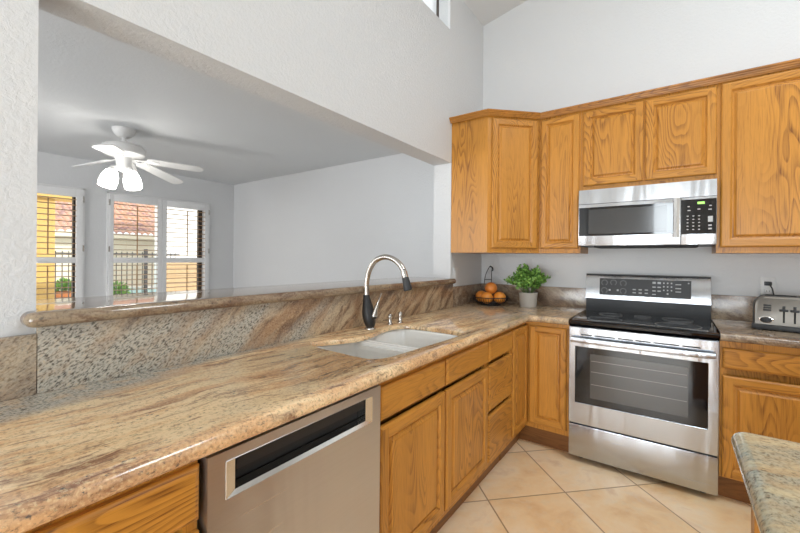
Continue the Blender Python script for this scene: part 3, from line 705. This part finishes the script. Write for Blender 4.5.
# oven door with window cut out
wx0, wx1, wz0, wz1 = .942, 1.614, .392, .753
mb = MB()
def rect(x0, x1, z0, z1, y): return [(x0, y, z0), (x1, y, z0), (x1, y, z1), (x0, y, z1)]
mb.rings([rect(wx0, wx1, wz0, wz1, -.640), rect(wx0, wx1, wz0, wz1, -.6595), rect(wx0-.0015, wx1+.0015, wz0-.0015, wz1+.0015, -.6610), rect(R0+.004, R1-.004, .260, .874, -.6610), rect(R0, R1, .256, .878, -.657), rect(R0, R1, .256, .878, -.612), rect(R0+.02, R1-.02, .276, .858, -.612)], False, True)
door = mb.build('oven_door', 'steel', t, True)
MB().box((wx0, -.655, wz0), (wx1, -.640, wz1)).build('door_glass', 'black_gloss', door)
mb = MB(); mb.box((1.029, -.6565, .433), (1.528, -.6552, .714)); w = mb.build('inner_window', 'win_grey', door)
mb = MB()
for z in (.520, .600, .668): mb.box((1.035, -.6572, z), (1.522, -.6566, z+.003))
mb.build('oven_rack', 'rack', door)
# slots in the door's top
for x0, x1 in ((.975, 1.040), (1.052, 1.170), (1.182, 1.262), (1.274, 1.350), (1.364, 1.486), (1.500, 1.580)):
    MB().box((x0, -.6622, .828), (x1, -.6600, .835), 0, .001).build('vent_slot', 'dark_void', door)
# broad flat bowed handle
def hy(x): u = (x-(R0+R1)/2)/.36; return -.690-.014*(1-u*u)
mb = MB(); xs = [R0+.018+(R1-R0-.036)*i/16 for i in range(17)]
mb.rings([[(x, hy(x), .783), (x, hy(x)-.010, .787), (x, hy(x)-.012, .800), (x, hy(x)-.008, .816), (x, hy(x)+.002, .818), (x, hy(x)+.006, .800)] for x in xs])
for x in (R0+.028, R1-.028): mb.box((x-.012, -.692, .788), (x+.012, -.6605, .812), 0, .002)
mb.build('handle', 'steel', door, True)
# cooktop
mb = MB(); mb.rings([[(R0, -.640, .880), (R1, -.640, .880), (R1, -.070, .880), (R0, -.070, .880)], [(R0-.002, -.662, .896), (R1+.002, -.662, .896), (R1+.002, -.070, .896), (R0-.002, -.070, .896)], [(R0-.002, -.664, .910), (R1+.002, -.664, .910), (R1+.002, -.070, .910), (R0-.002, -.070, .910)], [(R0, -.655, .919), (R1, -.655, .919), (R1, -.070, .919), (R0, -.070, .919)], [(R0+.02, -.635, .922), (R1-.02, -.635, .922), (R1-.02, -.074, .922), (R0+.02, -.074, .922)]])
top = mb.build('cooktop', 'black_gloss', t, True)
for x, y, r in ((1.09, -.50, .10), (1.48, -.50, .115), (1.09, -.22, .075), (1.48, -.22, .085), (1.285, -.20, .05)):
    MB().lathe([(r, .9222), (r, .9226), (r-.004, .9226), (r-.004, .9222)], (x, y, 0), 40, cap0=False, cap1=False).build('burner_ring', 'mark_dim', top)
# backguard
mb = MB(); mb.rings([[(R0, -.064, .900), (R1, -.064, .900), (R1, -.022, .900), (R0, -.022, .900)], [(R0, -.068, 1.020), (R1, -.068, 1.020), (R1, -.022, 1.020), (R0, -.022, 1.020)]]); mb.build('backguard_base', 'black_gloss_soft', t, True)
mb = MB(); mb.rings([[(R0, -.086, 1.018), (R1, -.086, 1.018), (R1, -.022, 1.018), (R0, -.022, 1.018)], [(R0, -.072, 1.190), (R1, -.072, 1.190), (R1, -.022, 1.190), (R0, -.022, 1.190)], [(R0+.004, -.066, 1.197), (R1-.004, -.066, 1.197), (R1-.004, -.022, 1.197), (R0+.004, -.022, 1.197)]]); bgd = mb.build('backguard', 'steel', t, True)
MB().box((R0, -.074, 1.1975), (R1, -.022, 1.204), 0, .001).build('top_trim', 'black_matte', t)
sl = lambda z: -.086+(z-1.018)*(.014/.172)
def onbg(x0, x1, z0, z1, d0, d1, mb): mb.hexa([(x0, sl(z0)-d1, z0), (x1, sl(z0)-d1, z0), (x1, sl(z0)-d0, z0), (x0, sl(z0)-d0, z0), (x0, sl(z1)-d1, z1), (x1, sl(z1)-d1, z1), (x1, sl(z1)-d0, z1), (x0, sl(z1)-d0, z1)])
mb = MB(); onbg(.999, 1.555, 1.050, 1.173, -.001, .0025, mb); cp = mb.build('control_panel', 'black_gloss_soft', t)
# printed dials and keys
for cx, cz in ((1.032, 1.141), (1.092, 1.143), (1.155, 1.141), (1.032, 1.083), (1.155, 1.083)):
    mb = MB()
    for k in range(14):
        if k in (10, 11): continue
        a = 2*math.pi*k/14; onbg(cx+.019*math.cos(a)-.003, cx+.019*math.cos(a)+.003, cz+.019*math.sin(a)-.0022, cz+.019*math.sin(a)+.0022, .0024, .0030, mb)
    mb.build('dial_print', 'mark_dim', cp)
for cx, cz, w, h in [(1.067, 1.087, .006, .006), (1.120, 1.087, .006, .006)]+[(1.225+.037*i, z, .010, .0035) for i in range(3) for z in (1.098, 1.075)]+[(1.345+.03*i, z, .010, h) for i in range(2) for z, h in ((1.152, .007), (1.122, .0035), (1.095, .0035))]+[(1.345, 1.070, .011, .003)]+[(1.402+.022*i, z, .004, .0045) for i in range(3) for z in (1.152, 1.127, 1.102)]+[(1.424, 1.078, .005, .005)]+[(1.484, z, .016, .003) for z in (1.145, 1.118, 1.095)]+[(1.541, 1.156, .004, .004)]:
    mb = MB(); onbg(cx-w, cx+w, cz-h, cz+h, .0024, .0030, mb); mb.build('key', 'mark', cp)

# ================================================================== MICROWAVE
m0, m1, mzb, mzt, mf = .9065, 1.6635, 1.408, 1.804, -.375
t = thing('microwave', (1.285, -.2, mzb), 'stainless over-the-range microwave with black glass door', 'microwave')
MB().box((m0, mf, mzb), (m1, -.003, mzt)).build('body', 'black_matte', t)
MB().rings([[(m0, mf, 1.700), (m1, mf, 1.700), (m1, mf, mzt), (m0, mf, mzt)], [(m0, mf-.022, 1.702), (m1, mf-.022, 1.702), (m1, mf-.016, mzt-.002), (m0, mf-.016, mzt-.002)]]).build('vent_panel', 'steel_mw', t)
MB().box((m0, mf-.0235, 1.7000), (m1, mf-.001, 1.7015)).build('vent_seam', 'dark_void', t)
dr = MB().box((m0, mf-.025, 1.411), (1.4905, mf, 1.6995), 0, .003).build('door', 'steel_mw', t, True)
MB().box((m0+.004, mf-.0275, 1.478), (1.452, mf-.0245, 1.676)).build('door_glass', 'black_gloss', dr)
MB().box((.972, mf-.0285, 1.492), (1.420, mf-.0274, 1.660)).build('window', 'mw_grey', dr)
MB().lathe([(.006, 0), (.006, .0015)], (0, 0, 0), 16, mat=Matrix.Translation((.975, mf-.025, 1.443)) @ Matrix.Rotation(R(90), 4, 'X')).build('badge', 'mark', dr)
mb = MB(); mb.rings([[(1.455, mf-.058, z), (1.470, mf-.064, z), (1.485, mf-.058, z), (1.483, mf-.050, z), (1.457, mf-.050, z)] for z in (1.455, 1.462, 1.69, 1.697)]); mb.box((1.462, mf-.053, 1.478), (1.478, mf-.024, 1.502)); mb.box((1.462, mf-.053, 1.650), (1.478, mf-.024, 1.674)); mb.build('handle', 'chrome', dr, True)
cpn = MB().box((1.4925, mf-.024, 1.411), (m1, mf, 1.6995), 0, .002).build('control_panel', 'steel_mw', t, True)
MB().box((1.4935, mf-.0265, 1.474), (m1-.002, mf-.0235, 1.686)).build('panel_glass', 'black_gloss', cpn)
MB().box((1.572, mf-.0275, 1.655), (1.606, mf-.0264, 1.669)).build('clock_display', 'led', cpn)
keys = [(1.520+.028*i, 1.500+.0205*j, .009, .005) for i in range(3) for j in range(5)]
keys += [(x, z, w, .006) for x, z, w in ((1.524, 1.616, .014), (1.572, 1.622, .014), (1.624, 1.618, .015), (1.524, 1.640, .010), (1.628, 1.640, .012))]+[(1.624, z, .016, .009) for z in (1.500, 1.520)]
for x, z, w, h in keys: MB().box((x, mf-.0272, z), (x+w, mf-.0264, z+h)).build('key', 'mark', cpn)
MB().box((1.622, mf-.0275, 1.546), (1.645, mf-.0264, 1.580)).build('start_key', 'mark', cpn)
mb = MB(); mb.box((1.0, mf+.01, 1.398), (1.58, -.06, 1.4085)); mb.build('underside_vent', 'dark_void', t)

# ================================================================== FRUIT BASKET AND ORANGES
bx_, by_ = .200, -.270
t = thing('fruit_basket', (bx_, by_, CT), 'black wire fruit basket with tall loop handle in the counter corner', 'basket')
mb = MB(); N_ = 40
def circ(r, z, n=N_): return [(bx_+r*math.cos(2*math.pi*k/n), by_+r*math.sin(2*math.pi*k/n), z) for k in range(n+1)]
def hoop(mb, r, z, rad): mb.tube(circ(r, z), rad, 8, cap=False)
hoop(mb, .148, CT+.068, .004); mb.build('rim', 'wire', t, True)
mb = MB()
for k in range(44):
    a = 2*math.pi*k/44; pr = [(.146, .068), (.140, .045), (.118, .022), (.085, .010), (.02, .008)]
    mb.tube([(bx_+r*math.cos(a), by_+r*math.sin(a), CT+z) for r, z in pr], .0019, 6)
hoop(mb, .132, CT+.034, .0019); hoop(mb, .085, CT+.009, .0026); hoop(mb, .10, CT+.015, .0019); mb.build('wire_bowl', 'wire', t, True)
mb = MB(); hoop(mb, .085, CT+.003, .003); mb.build('base_ring', 'wire', t, True)
mb = MB()
hx = bx_-.085; hyy = by_+.132
hp = smooth_path([(hx-.030, hyy, CT+.060), (hx-.028, hyy, CT+.16), (hx-.016, hyy+.003, CT+.245), (hx+.012, hyy+.002, CT+.305), (hx+.032, hyy, CT+.325), (hx+.044, hyy, CT+.308), (hx+.042, hyy, CT+.28), (hx+.040, hyy, CT+.18), (hx+.040, hyy, CT+.060)], 6)
mb.tube(hp, .0034, 8); mb.tube([(hx-.026, hyy, CT+.205), (hx+.041, hyy, CT+.205)], .003, 8)
mb.tube(smooth_path([(hx+.030, hyy, CT+.318), (hx+.050, hyy, CT+.310), (hx+.052, hyy, CT+.288), (hx+.040, hyy, CT+.282)], 5), .005, 8); mb.build('handle', 'wire', t, True)
def orange(c, r, label):
    o = thing('orange', (c[0], c[1], c[2]-r), label, 'orange', 'oranges in the wire basket')
    MB().sphere(c, r, 28, 18, (1, 1, .96)).build('fruit', 'orange', o, 'all')
    MB().lathe([(.004, c[2]+r*.945), (.0045, c[2]+r*.965), (.003, c[2]+r*.972)], (c[0], c[1], 0), 10).build('stem_end', 'stem', o)
orange((.118, -.262, CT+.066), .051, 'orange on the left side of the wire basket')
orange((.196, -.338, CT+.064), .051, 'orange at the front middle of the wire basket, in the bottom layer')
orange((.278, -.262, CT+.066), .051, 'orange on the right side of the wire basket, nearest the plant')
orange((.205, -.270, CT+.142), .051, 'orange on top of the pile in the wire basket')

# ================================================================== POTTED PLANT
px, py = .497, -.205
t = thing('potted_plant', (px, py, CT), 'bushy green herb in a round taupe pot on the counter', 'plant')
MB().lathe([(.060, CT), (.064, CT+.003), (.073, CT+.112), (.0745, CT+.116), (.072, CT+.119), (.068, CT+.116), (.066, CT+.100)], (px, py, 0), 36, cap1=False).build('pot', 'pot', t, True)
MB().lathe([(.0665, CT+.100), (.03, CT+.104), (.004, CT+.105)], (px, py, 0), 24).build('soil', 'soil', t, True)
rng = random.Random(11); st = MB(); lf = MB()
def leaf(mb, c, d, L, w):
    d = d.normalized(); a = Vector((rng.uniform(-1, 1), rng.uniform(-1, 1), rng.uniform(-.2, 1))); s = d.cross(a)
    if s.length < 1e-3: s = Vector((1, 0, 0))
    s.normalize(); u = s.cross(d)
    P = [c, c+d*L*.35+s*w*.5+u*w*.12, c+d*L*.72+s*w*.42+u*w*.12, c+d*L, c+d*L*.72-s*w*.42+u*w*.12, c+d*L*.35-s*w*.5+u*w*.12, c+d*L*.5]
    v = [mb.bm.verts.new(p) for p in P]
    for f in ((0, 1, 6), (1, 2, 6), (2, 3, 6), (3, 4, 6), (4, 5, 6), (5, 0, 6)): mb.bm.faces.new([v[i] for i in f])
for i in range(85):
    a = rng.uniform(0, 2*math.pi); q = rng.random()**.6; reach = .175*q
    if math.sin(a) > 0: reach *= .75
    h = (.290-.15*q*q)*rng.uniform(.70, 1.06)+.01
    if i < 3: a, reach, h = (3.2, .18, .125), (0.0, .165, .19), (1.6, .02, .255); a, reach, h = [(3.2, .185, .120), (0.05, .160, .185), (1.8, .015, .275)][i]
    b = Vector((px+.03*math.cos(a), py+.03*math.sin(a), CT+.104)); e = Vector((px+reach*math.cos(a), py+reach*math.sin(a), CT+.104+h*.78))
    if e.y > -.035: e.y = -.035
    mid = (b+e)/2+Vector((0, 0, .03)); pth = smooth_path([b, mid, e], 5)
    st.tube(pth, .0012, 5)
    for k, p in enumerate(pth[3:]):
        for _ in range(3):
            dv = Vector((rng.uniform(-1, 1), rng.uniform(-1, 1), rng.uniform(-.3, 1)))
            leaf(lf, p+dv*.006, dv, rng.uniform(.018, .030), rng.uniform(.012, .019))
for v in lf.bm.verts:
    if v.co.y > -.024: v.co.y = -.024-(v.co.y+.024)*.2
st.build('stems', 'stem', t, True); lf.build('foliage', 'leaf', t)

# ================================================================== TOASTER, OUTLET
ta = R(-11); tl = (1.822, -.394)
t = thing('toaster', (2.01, -.33, CT), 'long brushed metal toaster on the counter right of the range', 'toaster')
Mt = Matrix.Translation((tl[0], tl[1], CT)) @ Matrix.Rotation(ta, 4, 'Z')
TW, TD, TH = .400, .165, .192
def tb(mb): bmesh.ops.transform(mb.bm, matrix=Mt, verts=mb.bm.verts); return mb
mb = MB(); rs = []
for y in (.006, .012, TD-.012, TD-.006):
    i = .006 if y in (.006, TD-.006) else 0
    pp = fillet([(.006+i, .030), (TW-.006-i, .030), (TW-.006-i, TH-i), (.006+i, TH-i)], [.004, .004, .050, .050], 8); rs.append([(x, y, z) for x, z in pp])
mb.rings(rs); tb(mb).build('shell', 'toaster', t, True)
mb = MB()
for yy in (.001, TD-.007): pass
pp = lambda i: fillet([(i, .030), (TW-i, .030), (TW-i, TH+.004-i), (i, TH+.004-i)], [.004, .004, .052, .052], 8)
for ya, yb in ((.016, .024), (TD-.024, TD-.016)): mb.rings([[(x, ya, z) for x, z in pp(.002)], [(x, yb, z) for x, z in pp(.002)]])
tb(mb).build('edge_band', 'black_matte', t, True)
mb = MB(); mb.box((-.003, -.003, .006), (TW+.003, TD+.003, .034), 0, .004)
for x in (.03, TW-.03):
    for y in (.03, TD-.03): mb.box((x-.012, y-.012, 0), (x+.012, y+.012, .006))
tb(mb).build('base', 'black_matte', t, True)
mb = MB()
for y in (.040, .095): mb.box((.05, y, TH+.0005), (.175, y+.028, TH+.0025)); mb.box((.225, y, TH+.0005), (.350, y+.028, TH+.0025))
tb(mb).build('slots', 'dark_void', t)
for dx in (0, .148):
    for x in (.128+dx, .170+dx):
        if x > TW-.1: continue
        mb = MB(); mb.box((x-.004, .0045, .050), (x+.004, .0065, .130)); tr = tb(mb).build('lever_track', 'dark_void', t)
        mb = MB(); mb.box((x-.018, -.008, .112), (x+.018, .0045, .125), 0, .003); mb.box((x-.006, -.004, .120), (x+.006, .005, .142), 0, .002); tb(mb).build('lever', 'black_matte', t, True)
for x in (.058, .300):
    mb = MB(); Mk = Matrix.Translation((x, .006, .060)) @ Matrix.Rotation(R(90), 4, 'X') @ Matrix.Diagonal((1.55, 1, 1, 1))
    mb.lathe([(.0195, 0), (.0195, .003), (.017, .004)], (0, 0, 0), 28, mat=Mk); kb = tb(mb).build('dial_ring', 'chrome', t, True)
    mb = MB(); mb.lathe([(.016, .003), (.016, .009), (.014, .011)], (0, 0, 0), 28, mat=Mk); mb.box((x-.020, -.010, .057), (x+.020, .0, .063), 0, .001); tb(mb).build('dial', 'black_gloss_soft', kb, True)
for k in range(3):
    mb = MB(); mb.box((.046, .001, .110+.013*k), (.078, .007, .120+.013*k), 0, .002); tb(mb).build('button', 'black_matte', t, True)
pl = Vector((1.944, -.012, 1.172))
mb = MB(); mb.tube(smooth_path([pl+Vector((0, -.034, -.004)), pl+Vector((.012, -.046, -.030)), pl+Vector((.020, -.050, -.07)), pl+Vector((.045, -.06, -.12)), (2.05, -.115, 1.00), (2.10, -.155, .945)], 6), .0035, 8); cd_ = mb.build('power_cord', 'black_matte', t, True)
mb = MB(); mb.box(pl+Vector((-.018, -.034, -.013)), pl+Vector((.014, .003, .012)), 0, .004); mb.build('plug', 'black_matte', cd_, True)
t = thing('wall_outlet', (1.945, 0, 1.148), 'white wall outlet with a black plug above the toaster', 'outlet')
MB().box((1.909, -.007, 1.088), (1.981, -.0005, 1.210), 0, .003).build('cover_plate', 'outlet', t, True)
for z in (1.174, 1.122):
    f = MB().box((1.928, -.0090, z-.017), (1.962, -.0065, z+.017), 0, .004).build('receptacle', 'outlet', t, True)
    mb = MB(); mb.box((1.937, -.0094, z-.004), (1.939, -.0088, z+.006)); mb.box((1.950, -.0094, z-.004), (1.952, -.0088, z+.006)); mb.build('slot', 'dark_void', f)
t = thing('light_switch', (0, -.53, 1.18), 'white switch plate on the side wall beside the bar ledge end', 'switch')
MB().box((.0005, -.568, 1.120), (.007, -.494, 1.238), 0, .003).build('cover_plate', 'outlet', t, True)
MB().box((.006, -.548, 1.148), (.011, -.514, 1.210), 0, .002).build('rocker', 'outlet', t, True)

# ================================================================== ISLAND
o = slab('island_countertop', fillet([(1.565, -3.25), (2.65, -3.25), (2.65, -2.150), (1.565, -2.150)], [.03]*4, 8), lambda x, y: True, .880, CT, 'granite_island', base=(2.1, -2.7, .88))
tag(o, 'greenish grey granite island countertop with rounded corner at the lower right', 'countertop')
t = thing('island_cabinet', (2.1, -2.7, 0), 'oak island cabinet under the greenish granite top', 'cabinet')
MB().box((1.612, -3.20, .10), (2.60, -2.205, .8795)).build('carcass', 'oak_v', t)
MB().box((1.69, -3.14, 0), (2.54, -2.27, .10)).build('toe_kick', 'oak_dark', t)
mb = MB(); mb.box((1.598, -2.235, .10), (1.630, -2.193, .8795)); mb.build('corner_post', 'oak_v', t)

# ================================================================== CEILING FAN
fc = Vector((-2.52, -2.015, 0))
t = thing('ceiling_fan', (fc.x, fc.y, 2.44), 'white five-blade ceiling fan with lit frosted glass shades', 'ceiling fan')
MB().lathe([(.088, 2.4395), (.090, 2.425), (.078, 2.395), (.052, 2.368), (.030, 2.358)], (fc.x, fc.y, 0), 36).build('canopy', 'fanwhite', t, True)
MB().lathe([(.017, 2.36), (.017, 2.335), (.028, 2.330), (.034, 2.312), (.034, 2.300)], (fc.x, fc.y, 0), 24).build('downrod', 'fanwhite', t, True)
MB().lathe([(.03, 2.312), (.085, 2.308), (.140, 2.292), (.164, 2.268), (.167, 2.235), (.155, 2.212), (.11, 2.194), (.07, 2.184)], (fc.x, fc.y, 0), 44).build('motor_housing', 'fanwhite', t, True)
MB().lathe([(.07, 2.186), (.066, 2.175), (.060, 2.165), (.058, 2.090), (.052, 2.068), (.02, 2.060)], (fc.x, fc.y, 0), 32).build('switch_housing', 'fanwhite', t, True)
def blade(vec, ztip, pitch):
    v = Vector((vec[0], vec[1], 0)); L = v.length; u = v.normalized(); w = Vector((-u.y, u.x, 0)); z0 = 2.182
    def P(r, s, dz=0):
        k = (r-.12)/(L-.12); return fc+u*r+w*s+Vector((0, 0, z0+(ztip-z0)*k+s*pitch+dz))
    outl = [(.17, -.045), (.20, -.055), (.40, -.064), (L-.06, -.068), (L-.015, -.055), (L, -.02), (L, .02), (L-.015, .055), (L-.06, .068), (.40, .064), (.20, .055), (.17, .045)]
    b = MB().rings([[P(r, s, -.004) for r, s in outl], [P(r, s, .004) for r, s in outl]]).build('blade', 'fanwhite', t)
    mb = MB(); br = [(.075, -.018), (.15, -.014), (.19, -.040), (.25, -.030), (.27, 0), (.25, .030), (.19, .040), (.15, .014), (.075, .018)]
    mb.rings([[P(r, s, -.010) for r, s in br], [P(r, s, -.0045) for r, s in br]]); mb.build('blade_bracket', 'fanwhite', b)
for vec, zt in (((.18, .61), 2.170), ((-.28, .60), 2.085), ((-.60, .28), 2.110), ((-.62, -.17), 2.155), ((.60, -.34), 2.115)): blade(vec, zt, .22 if vec[0] > .5 else (-.30 if vec[1] < 0 else -.16))
pr = Vector((.313, .95, 0)); fwv = Vector((.95, -.313, 0))
for s, f in ((-.105, .03), (.062, .07)):
    top = fc+pr*(s*.72)+fwv*(f*.72)+Vector((0, 0, 2.080)); ax = (pr*s*.5+fwv*f*.5+Vector((0, 0, -.2))).normalized()
    q = Vector((0, 0, -1)).rotation_difference(ax).to_matrix().to_4x4()
    a = MB().tube(smooth_path([fc+Vector((0, 0, 2.085)), fc+pr*s*.4+fwv*f*.4+Vector((0, 0, 2.100)), top], 5), .011, 10).build('lamp_arm', 'fanwhite', t, True)
    MB().lathe([(.020, .01), (.032, -.012), (.034, -.025)], (0, 0, 0), 20, mat=Matrix.Translation(top) @ q).build('lamp_holder', 'fanwhite', a, True)
    MB().lathe([(.028, -.020), (.044, -.034), (.056, -.062), (.065, -.100), (.067, -.140), (.063, -.176), (.060, -.176), (.063, -.140), (.061, -.100), (.052, -.065), (.041, -.039), (.02, -.026)], (0, 0, 0), 32, mat=Matrix.Translation(top) @ q).build('glass_shade', 'shade', a, True)

# ================================================================== OUTSIDE
struct(MB().box((-14.2, -9, -.16), (-4.34, 9, -.10)).build('patio', 'patio'))
struct(MB().box((-40, -25, -.22), (-14.2, 25, -.13)).build('yard_ground', 'patio'))
o = MB().prism(fillet([(-18.6, .2), (-15.2, 1.8), (-14.9, 3.9), (-18.6, 3.9)], [.8]*4, 6), -.129, -.115).build('swimming_pool', 'water', None, base=(-16, 3, -.129)); tag(o, 'turquoise swimming pool water beyond the patio fence', 'pool')
t = thing('patio_column', (-6.5, -1.74, -.10), 'ochre stucco patio column outside the narrow door', 'column')
MB().box((-6.7, -1.95, -.10), (-6.45, -1.63, 2.20), 0, .01).build('post', 'ochre', t)
MB().hexa([(-6.75, -4.0, 2.20), (-6.40, -4.0, 2.20), (-6.40, -.9, 2.20), (-6.75, -.9, 2.20), (-6.75, -4.0, 2.62), (-6.40, -4.0, 2.62), (-6.40, -.9, 2.62), (-6.75, -.9, 2.62)]).build('beam', 'ochre', t)
# fence
t = thing('pool_fence', (-13.3, 1.0, -.10), 'dark iron picket fence between patio and pool', 'fence')
mb = MB(); mb.box((-13.32, -3.2, 1.36), (-13.28, 3.3, 1.40)); mb.box((-13.32, -3.2, .02), (-13.28, 3.3, .06)); mb.build('rails', 'iron', t)
for k in range(43):
    y = -3.15+.15*k; MB().box((-13.31, y-.011, -.10), (-13.29, y+.011, 1.45)).build('picket', 'iron', t)
for y in (-3.2, -.6, 2.2): MB().box((-13.35, y-.045, -.10), (-13.25, y+.045, 1.55)).build('post', 'iron', t)
# neighbour's house with tiled roof
t = thing('neighbour_house', (-20.5, 0, -.13), 'cream stucco house with pink clay tile roof beyond the pool', 'house')
MB().box((-26, -7.5, -.13), (-19.5, 8.05, 2.35)).build('wall', 'stucco', t)
mb = MB(); cols = 64; ya, yb = -7.8, 8.5; x0, z0, x1, z1 = -19.0, 2.30, -25.2, 5.0; rows = 12
for j in range(rows):
    t0, t1 = j/rows, (j+1)/rows+.006; lift = .05
    A, B = [], []
    for i in range(cols*6+1):
        y = ya+(yb-ya)*i/(cols*6); hgt = .10*abs(math.sin(math.pi*i/6))
        A.append((x0+(x1-x0)*t0, y, z0+(z1-z0)*t0+hgt+lift)); B.append((x0+(x1-x0)*t1, y, z0+(z1-z0)*t1+hgt))
    C = [(p[0], p[1], p[2]-.05) for p in A]
    mb.rings([C, A, B], False, False, closed=False)
mb.build('roof', 'roof', t, True)
MB().box((-19.3, -7.8, 2.12), (-19.02, 8.4, 2.32)).build('fascia', 'stucco', t)
o = MB().box((-17.2, 4.0, -.13), (-16.0, 13.0, 5.6)).build('house_wing', 'white_stucco', None, base=(-16.6, 8, -.13)); tag(o, 'bright white stucco wall beyond the tan block wall, seen through the right shutter', 'wall')
o = MB().box((-9.2, .98, -.10), (-9.0, 4.5, 1.20)).build('block_wall', 'block', None, base=(-9.1, 2.7, -.10)); tag(o, 'low tan block garden wall seen through the lower right shutter', 'wall')
def outplant(x, y, r, label, pot):
    z0 = -.13
    if pot:
        t = thing('planter', (x, y, z0), label, 'planter')
        MB().lathe([(.20, z0), (.30, z0+.14), (.34, z0+.27), (.36, z0+.28), (.32, z0+.28), (.30, z0+.24)], (x, y, 0), 28, cap1=False).build('bowl', 'terracotta', t, True); MB().lathe([(.31, z0+.24), (.02, z0+.25)], (x, y, 0), 20).build('soil', 'soil', t); zb = z0+.24
    else:
        t = thing('shrub', (x, y, z0), label, 'shrub'); zb = z0
        MB().tube([(x, y, zb), (x, y, zb+.3)], .02, 8).build('stem', 'stem', t)
    lf = MB()
    for i in range(420):
        d = Vector((rng.gauss(0, 1), rng.gauss(0, 1), abs(rng.gauss(0, 1)))); d.normalize(); d *= rng.random()**.4
        leaf(lf, Vector((x, y, zb+.05))+Vector((d.x*r, d.y*r, d.z*r*1.5)), Vector((d.x, d.y, d.z+.3)), .10, .05)
    lf.build('foliage', 'leaf', t)
outplant(-14.55, .33, .24, 'green plant in an orange terracotta bowl on the patio', True)
outplant(-14.3, 1.75, .30, 'small green shrub by the pool fence, seen through the middle shutter', False)
